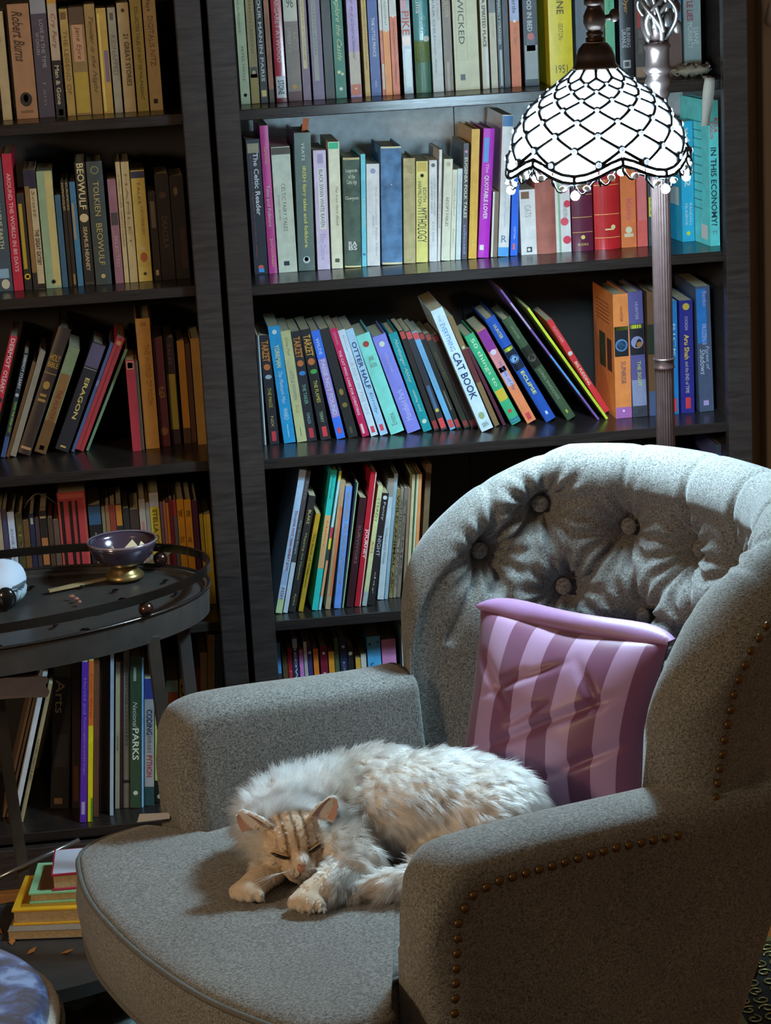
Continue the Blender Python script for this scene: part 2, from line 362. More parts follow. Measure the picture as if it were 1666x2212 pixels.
R('top'+RB+'|b', ZR[0], .125, (830, 0, 1240, 240), 1666, [
 B('black spine with red panel and orange lettering', 180, 262, -120, '2b2222', Pt(.78, 1, 'a8282f', .05, .6), T('PIKE', .55, .77, 'c9542d', .8, bold=True), Pt(.45, .54, 'c5803a', .1, .85), Pt(.06, .42, '8d8878', .25, .85), rough=.3),
 B('thick teal and green hardback', 285, 420, -80, '3b8a8c', T('Julia', .78, .96, 'e2ded0', .4, .3), T('CHILD', .58, .76, '8fb8b4', .4, .6), Pt(.0, .52, '3d6b4a'), Pt(.3, .5, '9fae3c'), Ov(.53, 'cfd2c6', .2, .8), hard=True, rnd=.1, coat=.6),
 B('white paperback lettered in thin blue capitals', 435, 530, -100, 'c9cac2', T('MY LIFE IN FRANCE', .7, .98, 'b08a94', .24, .72), T('JULIA CHILD', .5, .9, '5c6684', .26, .3), T('with Alex', .18, .5, '8a8c94', .2, .35, sl=.6)),
 B('dull brown worn paperback', 540, 615, -60, '77624a', T('OLIVER', .75, .95, 'c6b490', .5), Pt(.0, .3, 'a3937a', .3, .6)),
 B('thick cream spine with a boxed black title', 630, 850, -90, 'cfc9a2', Pt(.3, .301, '4c4a40', .1, .55), Pt(.3, .97, '8d8a74', .10, .112), Pt(.3, .97, '8d8a74', .54, .552), T('WICKED', .46, .92, '35332c', .24, .33), Pt(.1, .16, '2c2a26', .22, .42)),
 B('cream paperback with tight black capitals', 870, 930, -40, 'd2caae', T('A SPIRITED PLACE', .45, .96, '35332c', .5, bold=True), Pt(.02, .45, 'dfe0da', .55, 1)),
 B('slim beige paperback with grey head', 945, 1005, -110, 'c8bfa4', Pt(.75, 1, '6f7272'), T('Jodi Picoult', .5, .72, '8d8570', .3)),
 B('thin dark book with pale dotted lettering', 1012, 1056, -70, '262c31', T('A PERFECT STRANGER', .45, .97, 'b9c2ba', .45, bold=True), Pt(.02, .4, 'aeb8b6', .35, .8)),
 B('narrow black hardback', 1062, 1112, -20, '211f22'),
 B('orange paperback with pale blue head', 1125, 1210, -100, 'd9733a', Pt(.67, 1, 'a9b4d6'), Ov(.67, 'f0ead8', .16), T('Merde', .75, .95, '2c3350', .4), T('The Tiger', .42, .62, '8a4a26', .3, sl=.8)),
 B('black hardback fading to silver at the foot', 1240, 1368, -100, '2a3038', Pt(.07, .42, '9aa0a2', .06, .94), Pt(.36, .5, '5a5f66', .2, .8), T('GOOD IN BED', .56, .98, 'd5d9da', .34, .45, bold=True), Ov(.51, 'c46a66', .24), hard=True, coat=.5),
 B('broad yellow spine with black lettering', 1462, 1672, -140, 'e8d21e', T('ANNE', .7, .98, '5c5410', .3, bold=True), T('-SEXTON-', .44, .62, '6a6014', .2), T('1951', .12, .2, '5c5410', .5, flat=True), dy=-.02, rnd=.03),
 ])
R('top'+RB+'|c', ZR[0], .125, (1150, 0, 1666, 240), 1666, [
 B('grey hardback partly hidden by the lamp stem', 315, 400, -60, '6f7780', hard=True),
 B('charcoal book just behind the lamp stem', 408, 515, -50, '4f5358', hard=True),
 B('mint green slim book', 520, 587, -90, '6cc39a', T('Lineage', .75, .98, '2f7f66', .3), Pt(0, 1, 'cfc37e', 0, .08)),
 B('black hardback with gold author name', 618, 716, -70, '24272b', T('L. Dyer', .74, 1, 'd9a23a', .4, .45, sl=.3), T('URANUS', .36, .56, 'a9acae', .3, .3, bold=True), T('BURNING', .36, .58, 'a9acae', .3, .62, bold=True), Pt(.13, .22, 'b9bcbc', .2, .75), Pt(.15, .2, '24272b', .3, .65), hard=True, rnd=.07),
 B('dark book with red flash behind the ornament', 725, 800, -40, '4d4845', Pt(.6, .8, 'a83f38', .2, .8), T('DARK TOWERS', .3, .58, '8a857c', .4), Pt(.02, .14, '9b8166', .05, .95)),
 B('dark grey book behind the metal leaf ornament', 820, 905, -30, '3d3c3d'),
 B('brown book with a blue head', 960, 1052, -40, '6d564e', Pt(.6, 1, '4f6f94')),
 B('pale aqua hardback with crimson and white capitals', 1066, 1186, -110, '93aaaa', T('LITTLE LIES', .6, .95, 'a8324c', .36, .35, bold=True), T('LIANE', .34, .52, 'd9e2e0', .3, .72), T('MORIARTY', .3, .58, 'd9e2e0', .3, .36), hard=True),
 ])
R('second'+RB, ZR[1], .143, (510, 230, 830, 640), 1666, [
 B('black paperback with bold white uncial title', 212, 368, 375, '20222a', Pt(.9, .97, '8d8067', .08, .9), T('The Celtic Reader', .44, .9, 'e4e4dc', .36, .62, bold=True), T('from ancient legends to modern times', .12, .88, 'a8483c', .12, .26), Ov(.055, 'd0554a', .2, .5, .7), Pt(.015, .045, '3a86d0', .32, .72), xt=132),
 B('glossy magenta spine with gold lettering', 374, 470, 220, 'b23a7c', T('Grimm', .74, .86, 'dca85a', .3), T('Tales and Folklore', .32, .6, 'd9b0a0', .4), T('Jonathan', .05, .24, 'e0a860', .4), xt=246, coat=.7, rnd=.08),
 B('wide cream spine with grey serif title', 484, 698, 462, 'cdd2ae', Pt(.94, .995, '4b3f35'), T('CELTIC FAIRY TALES', .33, .71, '6a6a58', .2, .52), T('joseph jacobs', .42, .62, '7d7d6a', .14, .25, sl=.5), Pt(.055, .09, '2c2f38', .3, .6), xt=404),
 B('slate green book with yellow fairy tale title', 708, 896, 305, '59655f', T('YEATS', .8, .93, 'dcd9b4', .18, .5), T('IRISH fairy tales and folklore', .17, .76, 'd8b75a', .3, .5, bold=True), Ov(.08, 'b9dcc0', .22), Ov(.085, '59655f', .13), hard=True, xt=652),
 B('lavender paperback with a white title box', 922, 1066, 500, 'b3a9c9', Pt(.34, .85, 'e2e6e6', .28, .82), T('BLACK SWAN WHITE RAVEN', .36, .84, '3d4a66', .32, .55), Pt(.89, .97, '8f86ab', .3, .75), T('Ellen Datlow', .08, .3, '8d82ad', .4, .5), xt=866),
 B('pale cream book with a green head band', 1082, 1208, 405, 'd2d6ac', Pt(.945, .995, '1fa074', .04, .9), T('The Irish Fairy Book', .34, .66, '6a6a50', .28, .6, sl=.6), Pt(.05, .08, '4a4a40', .3, .7), xt=1036),
 B('worn dark green cloth book with pale stamped title', 1224, 1418, 585, '47574d', T('Legends', .86, .9, 'c9cbb4', .7, flat=True), T('of the', .81, .85, 'c9cbb4', .4, flat=True), T('Celtic Age', .75, .8, 'c9cbb4', .6, flat=True), T('Gwynn', .61, .65, 'c9cbb4', .8, flat=True), T('RA', .2, .24, 'd5d7c4', .5, flat=True, bold=True), T('BS', .16, .2, 'd5d7c4', .5, flat=True, bold=True), Pt(0, .015, 'c8bd8a'), Pt(.98, 1, 'b0a67c'), hard=True, rnd=.1, xt=1200, wear=.3, rough=.8),
 B('slim sky blue paperback', 1420, 1472, 540, '5fb2d6', T('Irish Myths', .35, .6, 'cfd8b0', .5), Pt(.1, .12, '2f6f96', .2, .8), xt=1402),
 B('pale lilac paperback of collected tales', 1478, 1626, 655, 'c0c8e0', Ov(.93, '7f86a8', .2), T('The Complete Fairy Tales', .1, .78, '7c82a0', .13, .72), T('VOLUME I', .38, .5, '7c82a0', .12, .5), xt=1466),
 ])
R('second'+RB+'|b', ZR[1], .143, (810, 230, 1130, 620), 1666, [
 B('thick faded blue cloth book with frayed edges', 82, 318, 462, '4d6f92', Pt(.985, 1, 'c3bf9c'), Pt(0, .018, 'b9b592'), Ov(.68, 'b7d0de', .03), hard=True, rnd=.09, xt=64, wear=.35, rough=.75),
 B('olive tan cloth book without lettering', 328, 462, 590, 'a09670', T('TALES', .86, .93, '7d7453', .5, flat=True), Pt(.8, .802, '7d7453'), hard=True, rnd=.05, xt=320, wear=.2, rough=.8),
 B('yellow paperback with stacked black capitals', 468, 600, 625, 'd0ba68', T('EDITH', .6, .74, '38362a', .3, .72), T('HAMILTON', .56, .8, '38362a', .3, .3), T('MYTHOLOGY', .2, .54, '2c2a22', .8, .5), Ov(.86, '38362a', .16), Ov(.86, 'd0ba68', .09), Pt(.9, .99, 'b39b46', .1, .9), xt=466),
 B('blue white paperback with fine grey capitals', 614, 702, 610, 'cad9dc', T('OF ANCIENT GREECE', .48, .8, '6c8088', .22, .32), T('GODS AND HEROES', .46, .82, '6c8088', .22, .7), T('W.H.D. ROUSE', .2, .4, '7f9298', .3), Ov(.95, '4a5a60', .25), xt=612),
 B('very thin cream paperback', 705, 737, 490, 'd9d3c0', T('MYTHS OF GREECE AND ROME', .3, .66, '6a6454', .45), xt=725),
 B('cream fables book with black capitals', 748, 846, 600, 'dccfae', T("AESOP'S FABLES", .34, .63, '4a4434', .35), Pt(.93, .97, 'a89c7c', .3, .7), xt=782),
 B('thin pale green paperback', 848, 902, 715, 'd0d8b0', T('One Hundred', .5, .8, '7c8460', .35), T('Poems', .2, .34, '7c8460', .35), xt=878),
 B('thin icy blue paperback', 910, 966, 705, 'b4d2e6', T('selected verse', .5, .85, '7f9eb4', .3), xt=934),
 B('charcoal spine with cream folk tale lettering', 978, 1036, 420, '44444e', T('EUGENIA FOLK TALES', .36, .88, 'cfc9aa', .6, bold=True), T('collected', .05, .3, '8f8ac0', .5), Ov(.93, 'b07a9a', .3), xt=1002),
 B('bright orange hardback', 1054, 1146, 262, 'ee963a', T('Animals in Folklore', .2, .6, 'f2b53a', .3, .45, sl=.5), T('J.R.', .08, .15, 'f6c27a', .3), hard=True, xt=1092),
 B('vivid purple hardback with bold white title', 1158, 1284, 258, 'a016a8', Pt(.74, .93, '4a86dc', .1, .55), T('QUOTABLE LOVER', .3, .64, 'efe4f2', .45, .45, bold=True), T('The', .66, .73, 'efe4f2', .25, .5, sl=.6), Pt(.06, .1, 'e6dcea', .12, .5), hard=True, rnd=.05, xt=1226, coat=.6),
 B('short brown book beside a tall white one', 1304, 1376, 965, '6d5c4c', Pt(0, 1, 'cfd2c6', 0, .3), xt=1330),
 B('tall white spine with blue bands head and foot', 1386, 1506, 105, 'c3dae2', Pt(.92, .995, '34608c'), Pt(0, .065, '4488c0'), T('The Cat in Lore and Legend', .22, .66, '7fa0b8', .22, .5, sl=.5), T('R', .1, .15, '4a6a86', .5, flat=True), xt=1440, coat=.7, rnd=.04),
 B('thin royal blue paperback', 1526, 1606, 300, '1c58c8', T('COTTON', .14, .24, 'd7dfee', .25), Pt(.05, .1, 'e05a50', .3, .6), xt=1560),
 ])
R('second'+RB+'|c', ZR[1], .143, (1050, 100, 1666, 600), 1666, [
 B('short white book with an orange cat head', 194, 287, 842, 'dcdcd2', T('CATS', .58, .76, '8c8c88', .4), Pt(.86, .97, '6a4a34', .1, .62), Pt(.04, .12, '2c2c2c', .35, .7), Ov(.08, 'e8e8e0', .1), xt=182, D=.13),
 B('reddish brown leather bound volume', 290, 408, 640, '8f5448', hard=True, rnd=.12, wear=.2, rough=.6, xt=276),
 B('thin white paperback with a green edge', 413, 440, 690, 'd9dccf', Pt(0, 1, '7ea07a', .6, 1)),
 B('white spine printed with red roses', 442, 502, 690, 'dcc8c6', Ov(.72, 'bb3a52', .4, .4), Ov(.55, 'b83248', .35, .7), Ov(.35, 'c04a5a', .4, .4), Ov(.14, 'b83248', .4, .6), Pt(.38, .56, 'e6e6e2', .15, .85), T('GARDEN', .4, .54, '7a6a66', .4)),
 B('maroon leather volume with gilt bands', 508, 632, 650, '541a34', Pt(.60, .606, 'caa55a'), Pt(.36, .366, 'caa55a'), Pt(.2, .206, 'caa55a'), T('COLLECTED', .7, .73, 'd3b66c', .6, flat=True), T('STORIES', .66, .69, 'd3b66c', .5, flat=True), Ov(.15, 'd3b66c', .1), T('BOOKS', .06, .085, 'd3b66c', .5, flat=True), hard=True, rnd=.1, coat=.6, rough=.35),
 B('bright red leather volume with gilt trumpet', 638, 790, 620, 'a81c22', Pt(.36, .366, 'd8b064'), Pt(.12, .126, 'd8b064'), Pt(.66, .666, 'd8b064'), T('THE BEST TWAIN', .69, .72, 'd8b064', .7, flat=True), Pt(.2, .215, 'd8c08a', .4, .75), Ov(.23, 'd8c08a', .09, .72), hard=True, rnd=.12, coat=.6, rough=.35),
 B('orange red paperback with a cream badge', 794, 884, 660, 'e4683a', Ov(.2, 'e9c9a6', .22), Pt(.12, .16, 'c9b49a', .2, .8), T('Kitty', .3, .55, 'b05078', .4)),
 B('coral pink slim book', 888, 948, 660, 'dd5650', Pt(.3, 1, 'd86a6c', .1, .9)),
 B('dark narrow book with a yellow label', 953, 1000, 690, '3d4648', Pt(.36, .6, 'd8d43c', .1, .9), T('INFO', .38, .58, '3d4648', .5)),
 B('cyan blue paperback turned to show its cover', 1150, 1224, 440, '2b9ce0', T('what if? 2', .46, .95, 'eef4f8', .5, .5, bold=True), T('RANDALL', .13, .32, 'd9ecf6', .22, .72), T('MUNROE', .14, .32, 'd9ecf6', .22, .35), Ov(.07, 'd8e03c', .16), Cv(.1, .8, .3, .45, 'b8dcf0'), yaw=6, free=True, D=.14, dy=.017),
 B('turquoise hardback angled with cover showing', 1312, 1372, 318, '5cd2d6', T('IN THIS ECONOMY?', .14, .68, '26404a', .6, .45, bold=True), T('KYLA', .78, .88, 'c0444a', .36, .72, bold=True), T('SCANLON', .74, .86, 'c0444a', .36, .3, bold=True), T('M', .08, .11, '5a7a80', .4, flat=True), Cv(.08, .3, .04, .14, 'd4e4e6'), *[Cv(.25, .8, .24+.06*k, .248+.06*k, '2f7f88') for k in range(11)], yaw=6, free=True, D=.14, hard=True, dy=-.053),
 ])
R('third'+RB, ZR[2], .137, (540, 600, 940, 1010), 1666, [
 B('thin black booklet with white edge', 122, 150, 520, '30363a', Pt(0, 1, 'c2d0d2', .55, 1), xt=40),
 B('black paperback with orange title, silver drop', 160, 248, 525, '2b2930', T('TARZET', .76, .95, 'e08a2e', .7, bold=True), Ov(.71, 'c8703a', .34), Ov(.62, 'a9b8c4', .34, .55, .7), T('THE MAGE', .34, .52, 'd8c44a', .36), T('NIX', .16, .26, 'cfae6a', .3), Pt(.03, .12, 'd03c46', .3, .75), xt=62),
 B('cerulean blue paperback', 294, 402, 445, '2a9fd6', Ov(.95, 'e6eef2', .2), T('YORKMAN', .65, .84, 'e9e2a4', .42, bold=True), T('The Platinum Man', .34, .62, 'd9eef6', .32, sl=.4), T('WARD', .2, .3, 'd9eef6', .4), Pt(.05, .16, '8fd0ea', .44, .54), xt=146),
 B('straw yellow spine with blue grey capitals', 418, 508, 485, 'd3cc94', T('Gina Pell', .78, .94, 'a39c6c', .3, sl=.6), T('LITTLE WOMEN', .38, .64, '8a86a4', .36), T('Book', .26, .33, 'a39c6c', .3), Pt(.05, .13, '5c5c48', .48, .54), xt=264),
 B('black paperback with orange title, blue drop', 514, 602, 490, '2b2930', T('TARZET', .76, .95, 'e08a2e', .7, bold=True), Ov(.71, 'c8703a', .34), Ov(.62, '3f86d0', .34, .55, .7), T('THE TAKER', .34, .52, '8fc0a8', .36), T('CHILDS', .16, .26, '9fd0c4', .3), Pt(.03, .12, 'd03c46', .3, .75), xt=360),
 B('black paperback with orange title, green drop', 622, 716, 475, '242226', T('TARZET', .76, .95, 'e0a23e', .7, bold=True), Ov(.71, 'c8703a', .34), Ov(.62, '48a84a', .34, .55, .7), T('THE FLAMES', .34, .54, 'd9d05a', .36), T('TERRY', .16, .26, 'a9d0a4', .3), Pt(.03, .12, 'd03c46', .3, .75), xt=434),
 B('royal blue paperback with a lilac title panel', 752, 832, 488, '3c74e8', T('WILDE', .78, .93, 'e4ecf6', .36), Pt(.2, .74, 'b088c4', .06, .94), T('PAIGE NOT FOUND', .22, .73, 'a9d4f4', .5, bold=True), Pt(.05, .1, 'd8484e', .3, .7), xt=516),
 B('black spine with faint gold fox', 860, 950, 472, '222324', Ov(.42, '8d7a34', .22, .5, 1.6), Ov(.3, '7d6c30', .26), Pt(.04, .1, '4f4b3c', .3, .6), xt=596),
 B('crimson paperback with slim white capitals', 984, 1052, 470, 'c41c58', T('THE CAT WHO CAME FOR CHRISTMAS', .2, .8, 'eed6de', .36, .45, bold=True), T('CLEVELAND', .85, .97, 'e6a8bc', .3), Pt(.03, .12, 'e0c8ce', .2, .5), xt=686),
 B('white paperback with pale blue lettering', 1074, 1142, 482, 'cfe2f2', T('A DAY IN THE LIFE', .2, .7, 'a9bcd4', .4), T('Bolognini', .72, .95, '8fb4d8', .3), Pt(.03, .09, 'd8485a', .25, .75), xt=772),
 B('light blue paperback with tall navy title', 1164, 1238, 475, 'a9d2f2', T('OTTER HALF', .44, .88, '2c466e', .6, bold=True), T('Emily', .2, .4, '4c80b4', .4, sl=.6), Pt(.04, .1, 'd8485a', .25, .7), xt=846),
 B('aqua cloth spine with small red bird', 1264, 1398, 530, '84ded4', Ov(.9, 'a8443c', .22), T('JANE', .72, .78, '7f9c90', .4, flat=True), T('AUSTEN', .67, .71, '7f9c90', .5, flat=True), T('Emma', .08, .2, '6a8a86', .4, flat=False, up=True), hard=True, xt=946, rnd=.04),
 B('periwinkle cloth spine with upside down script', 1420, 1552, 540, '8488e2', Ov(.91, 'd9e0d0', .2), T('Jane Austen', .62, .82, 'b7b4dc', .24, up=True), T('Mansfield Park', .12, .44, 'c3c6ee', .44, up=True), hard=True, xt=1100, rnd=.04),
 B('deep teal cloth spine with pale script', 1564, 1648, 510, '12929c', T('Northanger Abbey', .5, .93, 'b9dccc', .5, sl=.5), T('Jane Austen', .2, .42, 'c9ded0', .36, up=True), Ov(.1, 'cfe0cc', .26), hard=True, xt=1246),
 ])
R('third'+RB+'|b', ZR[2], .137, (860, 600, 1340, 980), 1666, [
 B('black booklet beside the teal book', 274, 316, 405, '26221f', Pt(.92, .99, 'c04a44', .1, .9), Pt(.02, .1, '9c3434', .1, .9), xt=6),
 B('black booklet with a strip of blue pictures', 326, 376, 408, '30323a', Pt(.92, .99, 'd05450', .1, .9), Pt(.2, .45, '4a6c94', .2, .7), Pt(.02, .12, 'e04a4c', .1, .9), Ov(.2, 'cfc24a', .3), xt=50),
 B('light blue booklet with red head and foot', 388, 432, 412, '6cb0de', Pt(.92, .99, 'd84e4e', .05, .95), Pt(.02, .1, 'd84e4e', .1, .9), T('ENCYCLOPEDIA', .4, .85, '8fa0ac', .4), xt=98),
 B('black booklet right of the light blue one', 440, 480, 420, '24231f', Pt(.93, .99, '9a3c38', .1, .9), Pt(.02, .1, 'a83c3c', .1, .9), Pt(.2, .4, '6a6a5c', .3, .6), xt=150),
 B('dark olive booklet with dull red head', 500, 546, 428, '2b2a1e', Pt(.93, .99, '96403a', .1, .9), Pt(.02, .08, '82342f', .1, .9), T('BROWN BOY', .5, .8, '6a6240', .4), xt=196),
 B('dark brown booklet touching the white book', 548, 602, 440, '2c2422', Pt(.93, .99, '8c3c38', .1, .9), Pt(.02, .08, '82342f', .1, .9), xt=246),
 B('tall white paperback with large blue capitals', 624, 724, 255, 'd0e6f2', T('THE', .9, .95, '6a9cc4', .2, .4), T('EVERYTHING', .66, .88, '3c86c4', .4, .45), T('CAT BOOK', .26, .64, '22426c', .6, bold=True), Ov(.12, '9cae84', .24, .5, 1.3), T('SEÑO'[:3], .03, .07, '5c7a5c', .5, flat=True), xt=240, dy=-.035, D=.17),
 B('slim brown and gold paperback', 726, 768, 300, '8d6a44', Pt(.4, .7, '6a2c2c'), Ov(.72, 'd8cfae', .3), xt=372),
 B('thin dark maroon booklet', 772, 798, 535, '5c2438', xt=500),
 B('green hardback with white and yellow lettering', 848, 934, 445, '3fae7c', T('50 things to', .42, .95, 'd9eecb', .5, .5), Pt(.26, .38, 'd8b93c', .05, .95), Ov(.14, 'c0523c', .2), Pt(.04, .06, '2f7aa0'), Pt(.01, .03, '2f7aa0'), hard=True, rnd=.1, xt=490),
 B('paperback shading from purple to orange', 972, 1054, 410, 'ee8a5c', Pt(.78, .995, '8a2f90'), Pt(.55, .78, 'd88a90'), Ov(.76, 'e0d0e4', .3), Pt(.4, .6, 'b9b4dc', .1, .8), T('Worlds of Flip', .35, .66, '5c6494', .4, sl=.4), Pt(.03, .1, 'd04648', .25, .7), xt=592),
 B('rounded navy hardback with yellow title', 1112, 1204, 320, '2054b4', T('HUNTER', .8, .93, 'e6e25a', .3), Pt(.5, .72, '101a30', .04, .96), Pt(.68, .71, 'c9d43c', .1, .9), Ov(.6, '5c8fd4', .42), Ov(.6, '8fb4e0', .28), T('ECLIPSE', .26, .48, 'dfe06a', .34, bold=True), Pt(.06, .09, 'c9d8ea', .4, .6), hard=True, rnd=.12, xt=652, coat=.4),
 B('dark green hardback with faded lettering', 1272, 1354, 325, '3c5238', T('HUNTER', .8, .92, '8f9474', .26), Pt(.52, .72, '15180f', .04, .96), Ov(.61, '5c504c', .42), Ov(.61, '2a2422', .3), T('LONG SHADOWS', .2, .5, '9fa08a', .3), Pt(.06, .09, 'b8b43c', .4, .6), hard=True, rnd=.1, xt=780),
 B('thin purple and blue picture book', 1500, 1516, 95, '7a5ca4', Pt(.2, .5, '5c96d0'), Pt(.7, .9, 'b9a0c8'), xt=765, dy=-.015, D=.2),
 B('thin lime yellow picture book', 1562, 1584, 235, 'cede3a', xt=968, dy=-.015, D=.2),
 B('slim red paperback leaning toward the orange hardback', 1550, 1600, 330, 'e2343c', T('FLETCHER', .76, .93, 'eec0b8', .4), Ov(.64, 'e0d4cc', .4), T('BIG PUDDING', .3, .55, 'f2e6c8', .5, bold=True), xt=1115, dy=.035),
 ])
R('third'+RB+'|c', ZR[2], .122, (1250, 580, 1666, 1060), 1666, [
 B('orange hardback turned to show its back cover', 325, 468, 225, 'ef8f4c', T('HUNTER', .78, .9, '8a4a34', .16, .5), Pt(.5, .74, '1c2228', .04, .9), Pt(.71, .735, 'c9d43c', .1, .85), Ov(.59, '5c8fc4', .38, .46), Ov(.59, '142440', .3, .46), T('SUNRISE', .28, .46, '6a4a6c', .3, .55), Pt(.0, .09, 'b06ab4', .02, .98), Ov(.06, 'e9d9e0', .08), Cv(.42, .72, .36, .64, '3c4a30'), Cv(.12, .34, .36, .62, '4a3434'), *[Cv(.2, .85, .74+.03*k, .748+.03*k, 'a85c34') for k in range(6)], yaw=1.5, free=True, hard=True, D=.15),
 B('violet hardback with a yellow title', 474, 602, 208, '5c5690', T('HUNTER', .78, .92, 'b9b9d0', .2, .55), Pt(.5, .745, '1a1c24', .02, .98), Pt(.71, .74, 'c9d43c', .1, .85), Ov(.6, '8f94c0', .42), Ov(.58, 'a8743c', .2, .65), T('THE SIGHT', .25, .45, 'd4e04a', .26, .55), Pt(0, .3, '8f94b4', .02, .98), Pt(0, .09, '3c4034', .02, .98), hard=True, xt=424, rnd=.05),
 B('brown and blue hardback left of the lamp post', 616, 672, 205, '6a4a30', Pt(.5, .74, '1c2a20'), Pt(.0, .2, '4a5a80'), hard=True),
 B('dark hardback directly behind the lamp post', 680, 790, 215, '3a3034', hard=True),
 B('blue paperback at the right of the lamp post', 810, 872, 285, '1e7cc0', Pt(.02, .14, 'e03a44', .2, .7), T('RICK', .5, .8, 'a9d4ea', .4), xt=775),
 B('indigo paperback with yellow title and gold seal', 890, 1008, 280, '2c2c88', Ov(.945, 'c9ae4a', .26), T('CHOKSHI', .74, .86, 'd4cfe8', .22), T('Aru Shah', .48, .7, 'e9c84a', .36, bold=True), T('and the END of TIME', .18, .46, 'd9d4c0', .26), Pt(.04, .14, 'd8404a', .34, .74), xt=880),
 B('grey blue paperback with shadowy white script', 1050, 1176, 160, '4f5a74', Pt(.55, .98, '2b7cc8', .05, .7), T('Benko', .84, .96, 'b9a8d4', .3, .6), T('FROZEN II', .54, .7, 'c9c4ea', .3, .5), T('Forest of', .34, .52, 'c3d0dc', .26, .7, sl=.5), T('Shadows', .3, .5, 'c9d6e2', .4, .35, sl=.5), Pt(.05, .09, 'b9a4d8', .3, .66), xt=1010),
 ])
R('fourth'+RB, ZR[3], .072, (560, 960, 960, 1500), 1639, [
 B('pale rainbow lettered picture book', 146, 206, 235, 'a9c6e4', T('TO LOVE NOT YEAR WHEAT JOYS', .3, .72, 'b0505c', .5, bold=True), T('FISH', .1, .18, 'a0484c', .5), Pt(0, .1, 'b9cc94'), Pt(.2, .3, '9fb4d8'), xt=362, D=.2),
 B('grey picture book with white lower half', 212, 254, 245, '4a484c', Pt(0, .36, 'c3d0dc'), T('The Great Escape', .42, .66, 'a9ccd0', .5), T('Perry', .8, .93, '9a9690', .4), xt=420, D=.2),
 B('black slim book with pale yellow lettering', 262, 326, 465, '2c2b2c', T('BLAKE', .76, .88, 'cfc878', .4), T('Mapping the Heavens', .28, .68, 'b9b46c', .36), T('Ayers', .06, .16, 'cfc07a', .4), xt=444, D=.18),
 B('mustard paperback short between darker books', 348, 392, 620, 'b5942a', T('The Book of Wilderness', .25, .8, '5c4a14', .5), xt=504, D=.17),
 B('turquoise and peach picture book with green cover', 468, 522, 235, '2fc4bc', Pt(.3, .68, 'd8a874'), T('Treehouse', .8, .96, '2a8a88', .4), T('Nancy', .45, .64, 'b0704c', .4), xt=640, D=.22),
 B('thin picture book with coloured blocks', 526, 548, 240, 'a8dce6', Pt(.93, 1, 'd8c84a'), Pt(.52, .6, 'c83a54'), Pt(.44, .52, 'e0d63a'), Pt(.36, .44, '4a4038'), Pt(.1, .36, 'e8a070'), xt=712, D=.22),
 B('thin tan booklet', 554, 600, 330, 'b59a78', Pt(.1, .8, 'd8794a', .5, 1), xt=690, D=.2),
 B('cornflower blue picture book with gold script', 664, 724, 380, '6c9ae8', T('Moonlight the Ocean Storybook', .2, .95, 'b9b07c', .6, sl=.4), xt=768, D=.2),
 B('dark blue picture book with a pale green edge', 724, 748, 340, '2c3648', Pt(0, 1, 'a9cc94', .6, 1), xt=856, D=.21),
 B('dark maroon picture book', 772, 836, 480, '3a1a22', T('SURVIVORS', .4, .75, '8d6a6c', .4), xt=892, D=.2),
 B('bright red picture book with white title', 846, 900, 250, 'b81c30', T('JOURNEY', .36, .58, 'f0dce2', .6, bold=True), Pt(0, 1, 'e6e0da', .86, 1), xt=990, D=.22),
 B('pale lime picture book with grey foot', 912, 954, 372, 'ccd4a0', T('STEADY', .7, .9, '6a7048', .5), T('ALICE', .44, .54, 'c0744a', .5), Pt(0, .12, 'a9b4b8'), xt=1056, D=.2),
 B('black picture book with white bow', 956, 1020, 440, '262428', T('Fancy', .76, .92, 'd3d6d8', .4), T('NIGHT', .44, .62, 'b9c6d8', .5), T('day', .1, .3, 'c9b8a8', .3), Ov(.96, 'cfe0e4', .3), xt=1086, D=.2),
 B('white spine with fine grey script', 1034, 1092, 310, 'ccd6dc', T('The Museum of Dr. Parnassus', .3, .6, '9aa4ac', .4), Pt(.85, 1, 'a89c90'), xt=1128, D=.2, dy=.03),
 B('thin steel blue picture book', 1104, 1134, 262, '9cb8c8', xt=1196, D=.21, dy=.03),
 B('brown booklet with black brush lettering', 1150, 1182, 400, '8f7c4c', T('WILD ANIMAL ABC', .05, .95, '2c281c', .7, bold=True), xt=1222, D=.19, dy=.035),
 B('grey brown weathered booklet', 1186, 1214, 390, '8d8474', T('ANIMAL TRACKS', .1, .9, '403a2c', .6), xt=1256, D=.19, dy=.035),
 B('taupe weathered booklet', 1218, 1250, 390, '7d7468', T('STORIES', .2, .9, '48423a', .6), xt=1288, D=.19, dy=.035),
 B('dusty thin booklet near the chair back', 1262, 1288, 395, '8a7a64', xt=1312, D=.19, dy=.035),
 B('cream thin picture book half behind the chair', 1300, 1326, 270, 'c3bd98', xt=1358, D=.21, dy=.03),
 B('green edged picture book behind the chair', 1334, 1356, 268, '6a9468', Pt(0, 1, 'dfe0c8', .5, 1), xt=1392, D=.21, dy=.03),
 B('orange edged picture book behind the chair', 1362, 1392, 265, 'd8945c', xt=1414, D=.21, dy=.03),
 B('brown booklet behind the chair back', 1420, 1470, 180, '7a6448', xt=1480, D=.2, dy=.06),
 ])
